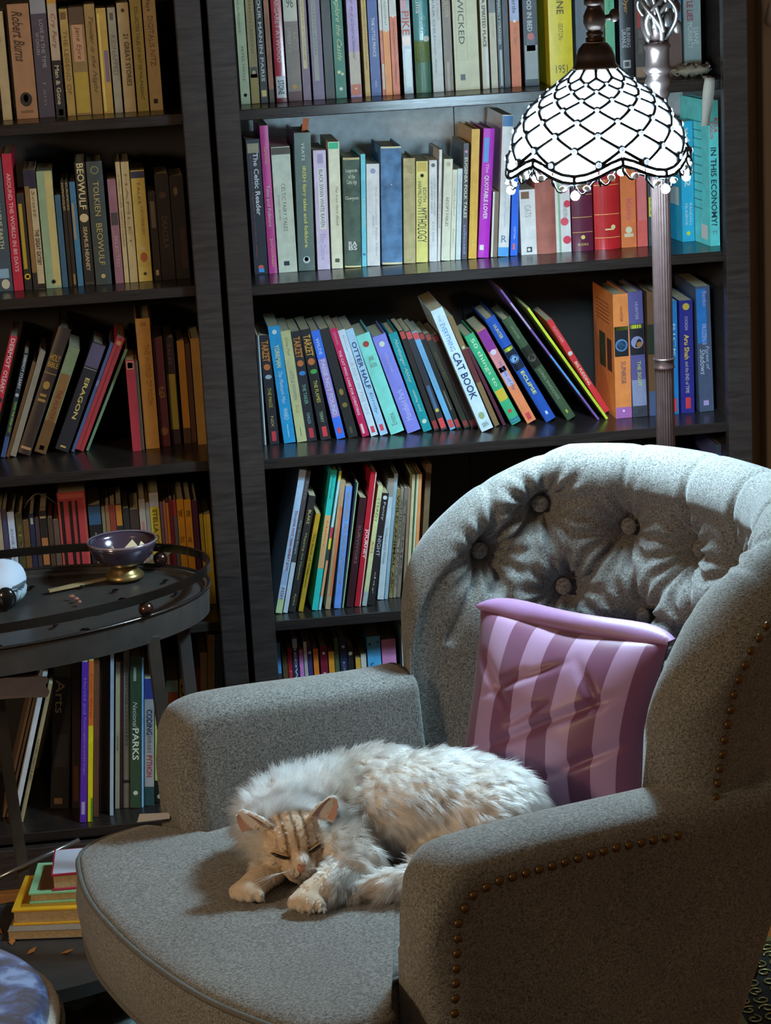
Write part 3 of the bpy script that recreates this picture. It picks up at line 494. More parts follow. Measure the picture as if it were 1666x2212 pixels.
R('fourth'+RB+'|b', ZR[3], .12, (1250, 580, 1666, 1060), 1666, [
 B('brown book seen above the chair back', -40, 60, 1530, '5c4636'),
 B('thin yellow book seen above the chair back', 240, 262, 1500, 'a8963c'),
 B('dark red book seen above the chair back', 300, 430, 1540, '4a2a26'),
 B('tan book seen above the chair back', 540, 580, 1560, 'b09068'),
 B('cream book seen above the chair back', 584, 632, 1565, 'b8a484'),
 B('dark book behind lamp post and chair', 700, 800, 1600, '2c2c34'),
 B('tall violet blue book near right side', 1195, 1246, 1525, '7c8ce0', Pt(0, 1, '5ab4dc', 0, .4)),
 ], ym=1640)
R('bottom'+RB, ZR[4], .10, (590, 1350, 880, 1480), 1666, [
 B('blue pocket book at the left end', 45, 98, 225, '4a94d4', Pt(0, .8, '3c3c40')),
 B('short brown pocket book', 115, 178, 380, '5c4a34', T('BIG', .55, .8, '8f7c58', .5)),
 B('dark red pocket book', 184, 238, 295, '94262c', T('NEVER', .5, .85, 'd8605a', .5)),
 B('navy pocket book with white dotted lettering', 244, 318, 155, '2c3264', T('BEOWULF O', .5, .95, 'd8d4c4', .4, bold=True), Pt(.93, .99, 'a9c4f0', .1, .9)),
 B('pink slim pocket book', 326, 378, 310, 'd284cc'),
 B('pale grey pocket book', 386, 428, 210, 'b4b4b8', Pt(.9, 1, 'e0e4e4')),
 B('deep violet pocket book', 434, 486, 255, '40346c', Ov(.95, 'b9d4dc', .4)),
 B('orange pocket book with dark lettering', 502, 566, 300, 'e8822c', T('TOTO', .5, .8, '6a3c1c', .4)),
 B('burgundy pocket book with pink capitals', 588, 678, 265, '7c1c38', T('MAYA', .45, .82, 'dfa8b8', .4, bold=True), Ov(.95, 'e6d4d8', .22)),
 B('amber pocket book', 690, 762, 335, 'e29a30', Pt(.3, .6, 'b0702a', .4, .8)),
 B('moss green pocket book', 768, 822, 165, '4a5c44'),
 B('navy pocket book with grey capitals', 836, 922, 180, '25304c', T('DRAGON', .45, .85, '8fa0c4', .3), Ov(.95, 'b9ccdc', .24)),
 B('black pocket book with round white badge', 930, 1000, 250, '26262a', Ov(.94, 'd4d8cc', .36)),
 B('small yellow pocket book', 1024, 1086, 415, 'e0ac40'),
 B('white pocket book with grey stripes', 1092, 1158, 370, 'd8dad2', Pt(.2, .9, '4a5050', .25, .4), Pt(.2, .9, '4a5050', .65, .8)),
 B('thick sky blue box book', 1176, 1346, 150, '58b4ec', T('Winnie', .55, .84, '2c6ca8', .26, .3, sl=.6), T('the Box', .58, .78, '2c6ca8', .26, .65, sl=.6), Ov(.95, '1c3448', .09, .2), Ov(.96, '1c3448', .07, .8), D=.12),
 B('thick pink box book with oval emblem', 1356, 1536, 185, 'd890c4', Ov(.72, 'a05a90', .33, .5, 1.6), Ov(.72, 'ecc4e2', .29, .5, 1.65), T('Disney', .62, .82, 'a4548c', .2, .5, sl=.5), D=.12, hard=True),
 B('tall pale teal book beside the chair back', 1606, 1650, 20, '8fd4c8', Pt(0, 1, 'e0ece8', 0, .4), dy=-.02),
 ], ym=420)
# ---- left bookcase
R('top'+LB, ZL[0], .12, (0, 0, 480, 280), 1666, [
 B('narrow beige paperback', 25, 96, 85, 'b39c72', Pt(.72, .92, '5c4834', .1, .5)),
 B('broad tan paperback with an oval portrait', 130, 294, 30, 'a37552', T('Robert Burns', .5, .93, '4a3020', .5, .42, sl=.5, bold=True), Ov(.17, '2a201a', .28, .5, 1.2), Ov(.18, 'c8a888', .11, .5, 1.7), Pt(.05, .075, '7d5638', .2, .8)),
 B('dark slate paperback with grey head', 298, 418, -60, '4a4048', Pt(.83, 1, '8d8a8c'), T('LOVE IN THE TIME', .4, .78, 'a39c9c', .24, .62), T('OF CHOLERA', .5, .68, 'a39c9c', .2, .3), T('I am', .1, .28, '7f7878', .2)),
 B('cream and black paperback with gold head', 426, 494, -50, 'b39a80', Pt(.0, .46, '1e1a18'), Pt(.92, 1, 'c08a2c'), T('Cry Fury', .56, .84, '8f4434', .6, sl=.5), T('Man & Gone', .1, .42, 'b9a88c', .5, bold=True), Pt(.01, .06, 'b9b4a4', .3, .8)),
 B('gold brown paperback', 510, 572, 65, 'a88444', T('THE LEGEND OF', .2, .8, '6c5020', .5), Pt(.9, .97, '6c4c28', .1, .8), coat=.6),
 B('brown paperback with a pink panel and gilt foot', 578, 692, 55, '8d7048', Pt(.5, .84, 'b98a66', .15, .85), T('Jane Eyre', .52, .82, '6a3c2c', .4, sl=.5), Pt(.02, .4, 'b08f3c', .05, .95), Pt(.84, 1, '5c4434'), coat=.7, rough=.3),
 B('ochre paperback with dark italic title', 696, 776, 30, '94703a', T('Tender is the Night', .2, .9, '4c3618', .5, sl=.6)),
 B('shiny creased gold paperback', 782, 856, 60, 'b58f48', Pt(.02, .95, 'd8b45c', .1, .3), Pt(.3, .6, '7a6474', .5, .9), coat=.9, rough=.25),
 B('grey beige paperback with outlined title', 866, 926, 55, '9a8c74', T('KIDNAPPED', .36, .74, '6a5f4c', .6), Pt(.88, .95, '5c5240', .25, .7)),
 B('cream paperback of collected stories', 938, 1026, 20, 'b9a070', T('21 GREAT STORIES', .24, .72, '4a3c24', .42, .6, bold=True), Ov(.93, '4a3c24', .16), coat=.4),
 B('olive yellow slim paperback', 1036, 1122, -40, 'aea060', T('COLLECTED TALES OF GUY DE MAUPASSANT', .1, .9, '6a6034', .28)),
 B('tan paperback with faint grey capitals', 1130, 1228, -60, 'b39c70', T('Days', .84, .96, '6a5a40', .4, .4), T('DIGITALIS NITZ', .38, .8, '7d6c4c', .4), Pt(.06, .1, '2c241c', .3, .62)),
 ])
R('second'+LB, ZL[1], .112, (0, 300, 480, 680), 1666, [
 B('slate grey paperback with a bearded portrait', -2, 104, 130, '44525e', T('FROM THE EARTH', .32, .72, 'c9cfa4', .3, .5, bold=True), Pt(.1, .17, '8fb4cc', .1, .8), Ov(.055, 'cfcbb0', .3, .5, 1.2)),
 B('red paperback with white adventure title', 108, 182, 108, 'bf2840', T('AROUND THE WORLD IN 80 DAYS', .14, .86, 'e6b8bc', .42, bold=True)),
 B('black paperback with a yellow strip and round badge', 190, 246, 412, '2c2620', Pt(.22, .9, 'b8982c', .12, .6), Ov(.14, 'd0ac2c', .42), Ov(.14, '3c3020', .22)),
 B('thin brown and navy paperback', 254, 288, 225, '8f6c40', Pt(.86, 1, '26243c'), Pt(0, .14, '2a2224')),
 B('slim cream paperback with black capitals', 290, 342, 225, 'c9b48c', Pt(.84, 1, '262038'), T('THE GREAT GATSBY', .2, .5, '2c241c', .6, bold=True), T('Scott', .6, .82, '7d6a48', .5, sl=.6), Pt(0, .045, '241e1c')),
 B('wide sage green paperback with a yellowed edge', 350, 468, 240, '97ac88', Pt(.02, .99, 'c9b878', .5, .98), Ov(.055, '4c5440', .15), Ov(.055, 'c9b878', .09)),
 B('short dull blue paperback', 472, 514, 420, '3c6078'),
 B('thin black paperback with cream title', 522, 548, 310, '2a2018', T('SOPHOCLES', .72, .98, 'c0a878', .6, bold=True)),
 B('thin dark brown paperback', 552, 578, 310, '30241a', T('EURIPIDES', .72, .98, 'b09870', .6, bold=True), Pt(.02, .12, '9a6c34', .2, .8)),
 B('thin mottled blue paperback', 586, 630, 320, '447898', Pt(.45, .8, 'a08c70', .1, .5)),
 B('black paperback with large cream title and disc', 638, 714, 172, '28221e', T('BEOWULF', .62, .99, 'd8c48c', .7, bold=True), Ov(.55, 'd3bc88', .44), T('SEAMUS HEANEY', .12, .48, 'c4b07c', .4, bold=True), Pt(.02, .022, 'b09858', .1, .9)),
 B('charcoal hardback with gold serif title', 722, 844, 168, '3c4240', Ov(.93, '8a8458', .26), Ov(.93, '3c4240', .19), T('TOLKIEN', .56, .84, 'c0a860', .36), T('BEOWULF', .16, .5, 'c0a860', .36), Ov(.07, 'c0a860', .14), hard=True, rnd=.04),
 B('dusty mauve paperback', 868, 932, 300, '94636c', Pt(.56, .68, '4a3c3a', .1, .9), T('SELECTED', .16, .46, 'c0a0a0', .4)),
 B('thin cream paperback beside the mauve one', 938, 972, 170, 'c4a878', T('A MIDSUMMER NIGHTS DREAM', .3, .9, '7d6644', .4)),
 B('cream paperback between thin and yellow ones', 978, 1038, 170, 'c0a472', T('HAMLET', .3, .9, '8a7048', .3)),
 B('yellow paperback with a robed figure', 1044, 1148, 235, 'c8a850', Pt(.93, .99, '34344c'), T('TALES', .7, .9, '7a642c', .2, .5), T('CANTERBURY', .42, .68, '7a642c', .22, .62), Ov(.22, 'a85c2c', .26, .5, 1.4), Ov(.3, 'c8b090', .16), Pt(.0, .13, 'd0b45c'), Ov(.07, '4c4428', .13), pg=2),
 B('dark paperback with grey patches', 1160, 1214, 400, '2a2420', Pt(.6, .9, '6a6050', .2, .8), Pt(.06, .12, 'b0a080', .3, .7)),
 B('near black thick paperback', 1218, 1322, 262, '231c1a', T('DRACULA', .3, .6, '5c4c44', .4), Ov(.8, '4a3a34', .26)),
 B('near black paperback at the right end', 1326, 1430, 275, '201918', Ov(.85, '6a5a40', .16, .4, 2.), Pt(.1, .5, '3a2224', .5, .9)),
 ])
R('third'+LB, ZL[2], .175, (0, 660, 480, 1040), 1666, [
 B('red paperback leaning with yellow lettering', -130, -72, 240, 'cc3248', T('DERMOT', .74, .98, 'f0d4d8', .6, bold=True), T("O'LEARY", .54, .72, 'f0d4d8', .6, bold=True), Ov(.48, '30343c', .4), T('TOTO', .3, .42, 'e8c83c', .6, bold=True), Pt(0, .28, '3c5c9c'), xt=80),
 B('navy paperback leaning with green lettering', 6, 44, 365, '243444', T("DERMOT O'LEARY", .66, .98, 'd4dce0', .6, bold=True), Ov(.6, 'b4c0c8', .4), T('TOTO THE NINJA CAT', .24, .54, '9ccc3c', .6, bold=True), Pt(0, .2, '40588c'), xt=182),
 B('thin brown leaning paperback', 46, 74, 430, '6a4c2c', xt=246),
 B('grey leaning cloth book', 78, 126, 352, '8f8778', xt=302, rough=.8),
 B('dark leather bible with gilt lettering', 138, 244, 190, '3a2a24', T('HOLY', .74, .79, 'd8a83c', .8, flat=True), T('BIBLE', .69, .73, 'c89a38', .8, flat=True), Pt(.64, .645, 'b08a3c'), Ov(.55, 'a8823c', .26, .5, 1.3), Pt(.46, .48, 'a8823c', .25, .75), Pt(.42, .44, 'a8823c', .2, .8), Pt(.04, .06, 'b88c5c', .1, .9), hard=True, rnd=.1, xt=446),
 B('mossy green and brown leaning paperback', 262, 358, 338, '7c8a68', Pt(.3, .75, '8a6238', .1, .9), T('THE HUNTERS', .3, .6, '5c2c24', .4), Pt(.03, .07, 'd0bc54', .3, .7), Pt(0, .3, '6c4c2c'), xt=520),
 B('thick black leaning hardback with gold capitals', 418, 534, 310, '26262e', T('ERAGON', .3, .68, 'd8c070', .32, .55, bold=True), Pt(.78, .99, '5c5470'), Pt(.76, .765, 'a8a4a0'), Pt(.03, .045, 'c8a85c', .3, .7), hard=True, xt=700),
 B('thin blue leaning paperback', 536, 562, 285, '4a5c8a', T('S', .6, .66, 'b0b8cc', .6), xt=832),
 B('red leaning paperback', 566, 636, 255, 'a63840', Ov(.95, 'c08a50', .3), Pt(0, 1, '6a2024', .46, .54), xt=876),
 B('thin green leaning booklet', 646, 668, 335, '6a8c70', xt=940),
 B('short upright red book with framed head', 984, 1052, 410, 'a8303c', Pt(.9, .985, 'c09878', .12, .88), Pt(.91, .975, '8a4438', .2, .8), dy=-.03),
 B('thin grey book beside the short red one', 1060, 1084, 412, '7a7468', dy=-.025),
 B('tall tan hardback with pale serif title', 1094, 1202, 95, 'c8944c', T('THE WORLD OF POOH', .34, .8, 'a87838', .34, .6), Pt(.94, .97, 'a87a40', .3, .7), hard=True, dy=-.02, rnd=.04),
 B('maroon hardback with gold symbol', 1206, 1282, 240, '5c2230', T('AEG', .45, .55, 'b08838', .6, flat=True), Ov(.14, '8a5c34', .4), dy=-.01, coat=.3),
 B('dark hardback with a long olive label', 1288, 1362, 240, '34242c', Pt(.14, .66, '9c8a34', .1, .9), T('TALES', .75, .95, '6a505c', .4)),
 B('narrow ochre book', 1384, 1438, 262, 'b07a2c', Pt(0, .15, '4a3420')),
 B('narrow dark brown book', 1441, 1478, 290, '4a2c20'),
 B('tan book at the right end', 1488, 1554, 245, 'a8803f', dy=-.02),
 ])
R('fourth'+LB, ZL[3], .135, (0, 1020, 500, 1400), 1666, [
 B('pale grey book at the far left', -20, 18, 290, 'a89a84'),
 B('dark purple paperback behind the white basket', 22, 58, 270, '4a4664'),
 B('white paperback with faint blue capitals', 62, 112, 288, 'c4d0e8', T('ANNE BISHOP', .5, .85, '7c88a8', .4)),
 B('olive and black paperback', 118, 168, 300, '4a442c', T('SEX', .6, .9, '8a7c40', .5)),
 B('brown paperback', 170, 212, 350, '6a4a2c'),
 B('dark blue paperback with a white square', 216, 252, 300, '282c48', Pt(.9, .96, 'b4b0a0', .3, .8)),
 B('thin brown purple paperback', 256, 286, 330, '44343c'),
 B('black paperback with an orange picture label', 290, 344, 280, '26221c', Pt(.5, .75, 'a86c3c', .08, .92), Pt(.93, .95, 'b0906c', .1, .9)),
 B('dark brown mottled paperback', 348, 384, 330, '4a3a2e'),
 B('grey brown mottled paperback', 388, 428, 345, '5c4a40'),
 B('red slipcase with three dark openings', 432, 640, 150, 'a8383c', Pt(.03, .93, '1e1210', .08, .2), Pt(.03, .93, '1e1210', .38, .5), Pt(.03, .93, '1e1210', .62, .7), Pt(.02, .95, 'b05444', .0, .05), Pt(.95, .985, 'b8584a', .05, .95), Pt(.02, .95, 'b05444', .92, .98)),
 B('black paperback with a blue head', 646, 738, 240, '1e1e20', Pt(.82, .99, '345474'), Pt(.2, .75, '8a7a5c', .42, .55)),
 B('thin grey paperback', 742, 766, 250, '7c7058'),
 B('thin tan paperback', 770, 798, 240, '8a6444'),
 B('russet paperback', 800, 842, 235, '84362c'),
 B('black and orange paperback', 844, 890, 230, '2c2622', Pt(.8, .99, 'b8742c', .05, .95)),
 B('black paperback with white badge', 894, 940, 260, '2a2624', Pt(.4, .45, 'b0a890', .3, .7)),
 B('dark umber thick paperback', 944, 1010, 270, '3a2a24'),
 B('pale speckled paperback', 1014, 1060, 195, '9c9080', Pt(.4, .8, 'a86a64', .3, .7)),
 B('grey paperback right of the speckled one', 1062, 1090, 220, '8a8480'),
 B('yellow paperback with a white head', 1092, 1160, 150, 'c8b038', Pt(.88, 1, 'b0aeb0'), T('STELLA COX', .5, .86, '5c4c14', .5, bold=True)),
 B('thin mauve paperback', 1164, 1184, 215, '74586c'),
 B('thin salmon paperback', 1187, 1206, 210, 'b86c60'),
 B('thin dark paperback with an orange head', 1208, 1226, 205, '3c2c38', Pt(.6, .98, 'c08a34')),
 B('crimson paperback', 1228, 1256, 198, '7c2034'),
 B('thin blue grey paperback', 1258, 1282, 200, '5c6478', Pt(.85, 1, 'a83c34')),
 B('orange yellow paperback first of two alike', 1286, 1336, 195, 'cf9026', T('NE', .84, .9, '7a4c14', .6, flat=True), T('ET', .6, .65, '7a4c14', .6, flat=True)),
 B('orange yellow paperback second of two alike', 1339, 1390, 198, 'cf9026', T('OR', .84, .9, '7a4c14', .6, flat=True), T('AL', .6, .65, '7a4c14', .6, flat=True)),
 B('dark purple paperback beside the yellow pair', 1394, 1434, 205, '4a1e40'),
 B('thin olive yellow book', 1442, 1468, 305, 'a89030', dy=.0),
 B('bright yellow book at the right end', 1472, 1520, 305, 'c8ac34', Pt(0, 1, '8a7420', .3, .36), dy=.0),
 ], ym=420)
R('bottom'+LB, ZL[4], .085, (0, 1350, 500, 1850), 1666, [
 B('thin brown leaning booklet first at left', 18, 38, 500, '7a6450', xt=220, dy=.03),
 B('brown leaning booklet second at left', 46, 66, 480, '6c5848', xt=252, dy=.03),
 B('white leaning picture book', 84, 120, 350, 'ccd8e4', xt=310, dy=-.01),
 B('tan leaning craft book', 140, 170, 428, 'b0a078', T('NATURE CRAFTS & ART', .3, .6, '5c5034', .5), xt=352, dy=.0),
 B('large black art volume with gold lettering', 338, 474, 258, '2c2a26', T('Arts', .64, .86, 'c0ac74', .5, .4), Pt(.88, .99, '504c38', .05, .95), Pt(.03, .07, '8a6c50', .2, .65), Pt(.28, .5, '3a3a3c', .1, .9), hard=True, D=.2, dy=.045, xt=360),
 B('dark narrow art book', 482, 542, 300, '3a302a', Pt(.05, .3, '6a4030', .2, .8), dy=.04),
 B('violet slim book with pale script', 552, 602, 275, '6434b8', T('Harold and', .68, .9, 'b0a0dc', .4), T('Pictures Lighthouse and the Dragon', .3, .66, 'b0a0dc', .4), Pt(.05, .13, 'b8b0d8', .2, .7), xt=566, dy=-.03),
 B('yellow slim book with orange head', 606, 642, 262, 'e8dc1c', Pt(.6, 1, 'e87a2c'), T('Fun Dip', .65, .92, 'c05a1c', .5), Pt(.0, .15, '5c9c34', .6, 1), xt=614, dy=-.03),
 B('russet slim book', 650, 692, 260, '74483a', xt=655, dy=-.01),
 B('dark umber book', 702, 776, 270, '34241e', hard=True, dy=.01),
 B('white blue slim book', 782, 808, 180, 'a8c0dc', xt=786, dy=-.01),
 B('cream slim book', 830, 862, 270, 'b8ac84', T('HOME', .4, .5, '6a5c3c', .4), xt=834, dy=.02),
 B('dark red slim book', 866, 886, 260, '4c2428', dy=.02),
 B('taupe slim book with grey capitals', 890, 934, 190, '7d7060', T('1000 HERITAGE LANDMARKS', .4, .94, '4a4238', .4), Pt(.16, .18, '2c2820'), dy=.02),
 B('forest photograph book with white park title', 938, 1018, 235, '38503a', T('National', .54, .7, 'd8e0d0', .4, .45, sl=.5), T('PARKS', .32, .53, 'dce4d4', .6, .5, bold=True), Ov(.1, 'd4dcd0', .22), Pt(.84, .93, '9cac98', .3, .55), dy=.015),
 B('thin light blue book beside the park book', 1020, 1036, 235, '84bcec', dy=.015),
 B('grey coding manual with red lettering', 1042, 1112, 392, 'a4a8ac', T('CODING', .56, .76, '2c4068', .6, bold=True), T('FOR KIDS', .42, .55, '6c7074', .4), T('PYTHON', .23, .4, 'b04448', .6, bold=True), Pt(.0, .15, '2c4c50'), Pt(.84, 1, '344494'), dy=.02),
 B('lime and black coding manual', 1116, 1182, 400, '24241e', Pt(.18, .98, 'ccd46c'), T('CODE WITH SCRATCH', .22, .62, '33361c', .5, bold=True), Ov(.05, 'b0b4a4', .26), Pt(.1, .15, 'd0d0c4', .45, .55), dy=.03),
 B('pale green manual with an orange picture', 1196, 1284, 410, 'a4c0a4', Pt(.66, .9, 'd8642c', .15, .95), Ov(.76, 'e4e0d4', .3), T('T', .55, .63, 'e0e4d8', .4, flat=True), dy=.07),
 B('yellow manual with black capitals', 1292, 1346, 395, 'c8a83c', T('DEER', .6, .95, '3c3414', .6, bold=True), dy=.07),
 B('red slim book right of the table leg', 1412, 1440, 320, '7c2430', dy=.06),
 B('short tan paperback', 1444, 1492, 205, 'a88458', T('Walden', .4, .6, '6a4c2c', .4), dy=.05),
 B('tall tan hardback at the right end', 1496, 1548, 75, 'a08050', hard=True, dy=.05),
 B('dark teal hardback against the right side', 1552, 1606, 70, '2a4450', hard=True, dy=.05),
 ], lim='slant')
ROWS = [r for r in ROWS if r[5]]
place_rows()
# ------------------------------------------------------------------ armchair (local: x to the front, y to its near arm, z up)
PHI = radians(23); CO = (.20, -1.0425, 0.)
chair = empty('armchair', CO, pi+PHI)
tag(chair, 'grey tweed button tufted armchair with studded sides, cat asleep on it', 'armchair')
def tweed():
    m = bpy.data.materials.new('grey_tweed'); m.use_nodes = True; nt = m.node_tree; b = nt.nodes['Principled BSDF']
    tc = nt.nodes.new('ShaderNodeTexCoord')
    def noise(s, d, sx=(1, 1, 1)):
        mp = nt.nodes.new('ShaderNodeMapping'); mp.inputs['Scale'].default_value = sx; nt.links.new(tc.outputs['Object'], mp.inputs[0])
        n = nt.nodes.new('ShaderNodeTexNoise'); n.inputs['Scale'].default_value = s; n.inputs['Detail'].default_value = d; nt.links.new(mp.outputs[0], n.inputs['Vector']); return n.outputs['Fac']
    a = noise(620, 2, (1, 1, .45)); a2 = noise(620, 2, (.4, .5, 1.2)); c = noise(9, 3)
    mx = nt.nodes.new('ShaderNodeMath'); mx.operation = 'ADD'; nt.links.new(a, mx.inputs[0]); nt.links.new(a2, mx.inputs[1])
    r = nt.nodes.new('ShaderNodeValToRGB'); e = r.color_ramp.elements
    e[0].position = .36; e[0].color = (*lin('484744'), 1); e[1].position = .66; e[1].color = (*lin('949490'), 1)
    md = nt.nodes.new('ShaderNodeMath'); md.operation = 'MULTIPLY'; md.inputs[1].default_value = .5; nt.links.new(mx.outputs[0], md.inputs[0]); nt.links.new(md.outputs[0], r.inputs[0])
    mr = nt.nodes.new('ShaderNodeMapRange'); mr.inputs['From Min'].default_value = .3; mr.inputs['From Max'].default_value = .7; mr.inputs['To Min'].default_value = .9; mr.inputs['To Max'].default_value = 1.08
    nt.links.new(c, mr.inputs[0])
    mm = nt.nodes.new('ShaderNodeMix'); mm.data_type = 'RGBA'; mm.blend_type = 'MULTIPLY'; mm.inputs['Factor'].default_value = 1
    nt.links.new(r.outputs[0], mm.inputs[6]); nt.links.new(mr.outputs[0], mm.inputs[7]); nt.links.new(mm.outputs[2], b.inputs['Base Color'])
    b.inputs['Roughness'].default_value = .95; b.inputs['Specular IOR Level'].default_value = .15; b.inputs['Sheen Weight'].default_value = .25; b.inputs['Sheen Roughness'].default_value = .5
    bp = nt.nodes.new('ShaderNodeBump'); bp.inputs['Strength'].default_value = .55; bp.inputs['Distance'].default_value = .0012
    nt.links.new(md.outputs[0], bp.inputs['Height']); nt.links.new(bp.outputs[0], b.inputs['Normal'])
    return m
M_TWEED = tweed()
M_PIPE = mat('5f5f5b', .9, noise=.2, nscale=300)
# --- the curved tufted back
AF, BB, NEXP = -.10, .277, 2.5
def plan(t, z):
    ct, st = max(cos(t), 0), sin(t)
    A = .215+.14*max(0, z-.40)/.48-.30*max(0, .40-z)
    a = AF-A*ct**(2/NEXP); b = (BB-.012*max(0, .45-z))*(abs(st)**(2/NEXP))*(1 if st >= 0 else -1)
    return np.array([a, b])
def Htop(t):
    a = plan(t, .75)[0]; x = max(0., min(1., (AF-.003-a)/.22))
    return .572+.310*x**.28
NT = 240
ts = np.linspace(-pi/2, pi/2, NT)
mid = np.array([plan(t, .7) for t in ts]); arc = np.concatenate([[0], np.cumsum(np.linalg.norm(np.diff(mid, axis=0), axis=1))]); LA = arc[-1]
BUT = []
for z0, dz0, q0, n in ((.765, .045, .195, 6), (.65, .10, .125, 7), (.54, .03, .195, 6)):
    for k in range(n): BUT.append((q0+.115*k, z0+dz0*abs(2*k/(n-1)-1)**2.3))
def tuft(q, z):
    d = .027
    best = 9
    for bq, bz in BUT:
        dx, dz = q-bq, z-bz; r2 = dx*dx+dz*dz
        if r2 < .02:
            r = sqrt(r2); best = min(best, r)
            d -= .036*exp(-r2/.0007)+.028*exp(-r2/.0034)
            if r > .004: d += .0062*exp(-((r-.036)/.024)**2)*sin(13*atan2(dz, dx)+bq*40)
        for sx in (-1, 1):             # folds to the neighbours of the rows above and below
            ex, ez = sx*.0575, -.115
            u = (dx*ex+dz*ez)/(ex*ex+ez*ez)
            if 0 < u < 1 and bz > .58:
                px, pz = dx-u*ex, dz-u*ez
                d -= .019*exp(-(px*px+pz*pz)/.00006)*(.35+.65*(2*abs(u-.5))**1.0)
        if bz > .7 and dz > 0: d -= .011*exp(-dx*dx/.00004)*(1-.55*sm((dz-.02)/.1))
        if bz < .58 and dz < 0: d -= .010*exp(-dx*dx/.00007)
    return d
pts = []
for i, t in enumerate(ts):
    H = Htop(t); col_ = []
    e = min(i, NT-1-i)/14.0; k = sqrt(max(0., 1-(1-min(1, e))**2)) if e < 1 else 1.
    dt = .01; tg = plan(min(t+dt, pi/2), .7)-plan(max(t-dt, -pi/2), .7); tg /= np.linalg.norm(tg); nrm = np.array([-tg[1], tg[0]])
    if nrm @ (plan(t, .7)-np.array([AF+.1, 0])) < 0: nrm = -nrm
    th = .085*k; Rr = .048
    inner = [(0., z) for z in np.linspace(.36, H-Rr*1.05, 78)]
    roll = [(-.002+.5*th-.55*th*cos(a)-.010*sin(a)*k, H-Rr*1.05+Rr*1.05*sin(a)) for a in np.linspace(.12, pi-.05, 26)]
    outer = [(th*lerp(1.0, .3, f), lerp(H-Rr*1.1, .10, f)) for f in np.linspace(.03, 1, 16)]
    for j, (n_, z) in enumerate(inner+roll+outer):
        p = plan(t, z)
        dsp = 0.
        if j < 78+22:
            zz = z if j < 78 else H-Rr+(j-78)*.006
            wgt = sm((.47-abs(2*arc[i]/LA-1)*.5)/.10)
            wz = 1. if j < 78 else 1-sm((j-78-6)/14)
            dsp = tuft(arc[i], min(zz, H+.05))*wgt*(wz if j >= 78 else 1)
            if j >= 78: dsp *= 1.0
        if j < 78: p = p+nrm*(n_-dsp)
        else: p = p+nrm*(n_-dsp*cos(min(pi/2, (j-78)/26*pi)))
        zc = z+(dsp*sin((j-78)/26*pi)*.8 if 78 <= j < 104 else 0)
        col_.append((p[0]+(1-k)*.0, p[1], zc))
    pts.append(col_)
mb = MB().grid(pts, False, True)
n0 = len(pts[0]); mb.f.append(tuple(range(n0))); mb.f.append(tuple((NT-1)*n0+i for i in range(n0)))
mb.build('tufted_back', M_TWEED, chair, smooth=True)
bmesh_btn = MB().ball((0, 0, 0), (.0125, .0125, .006), 14, 8).mesh('button'); bmesh_btn.polygons.foreach_set('use_smooth', [True]*len(bmesh_btn.polygons)); bmesh_btn.materials.append(M_TWEED)
for bq, bz in BUT:
    i = int(np.argmin(abs(arc-bq))); t = ts[i]
    tg = plan(t+.01, .7)-plan(t-.01, .7); tg /= np.linalg.norm(tg); nr = np.array([-tg[1], tg[0]])
    if nr @ (plan(t, .7)-np.array([AF+.1, 0])) < 0: nr = -nr
    p = plan(t, bz)+nr*(.026)
    o = link('button', bmesh_btn, None, chair, (p[0], p[1], bz)); o.rotation_euler = Vector((-nr[0], -nr[1], .1)).to_track_quat('Z', 'Y').to_euler()
# --- arms
def arm(sgn):
    rows = []
    A0, A1 = ((-.105, .268) if sgn < 0 else (-.26, .254))
    for i in range(40):
        f = i/39; a = lerp(A0, A1, f)
        e = (A1-a)
        zt = .600+.020*sm(f*1.15)-.055*(1-sqrt(max(0, 1-max(0, (.075-e)/.075)**2.6)))
        if i > 36: zt -= (0, .002, .006, .014)[i-36]
        w = .043*(1-.0*f); sh = (0, .0025, .007, .016)[i-36] if i > 36 else 0
        bc = sgn*(.308+.012*f); ring = []
        w2 = w-sh
        prof = [(-w2*1.5, .30), (-w2*1.5, .38), (-w2*1.48, .44), (-w2*1.36, .49), (-w2*1.2, zt-.055)]
        for k in range(13):
            an = pi-k*pi/12; ca, sa = cos(an), sin(an); prof.append((1.12*w2*abs(ca)**.8*(1 if ca > 0 else -1), zt-.030+.030*sa**.8))
        prof += [(w2*1.10, zt-.05), (w2*1.02, zt-.062), (w2*.98, .42), (w2*.94, .34), (w2*.88, .22), (w2*.8, .105), (-w2*.6, .105), (-w2*1.3, .2)]
        for x, z in prof:
            tap = max(0, (.33-z))*.16*sm((f-.5)/.5)
            ring.append((a-tap+max(0, .45-z)*.42*sm((.45-f)/.45), bc+sgn*x, z))
        rows.append(ring)
    mb = MB().grid(rows, False, True); n = len(rows[0]); mb.f.append(tuple(range(n))); mb.f.append(tuple(39*n+k for k in range(n)))
    return mb.build('arm', M_TWEED, chair, smooth=True)
arm(-1); arm(1)
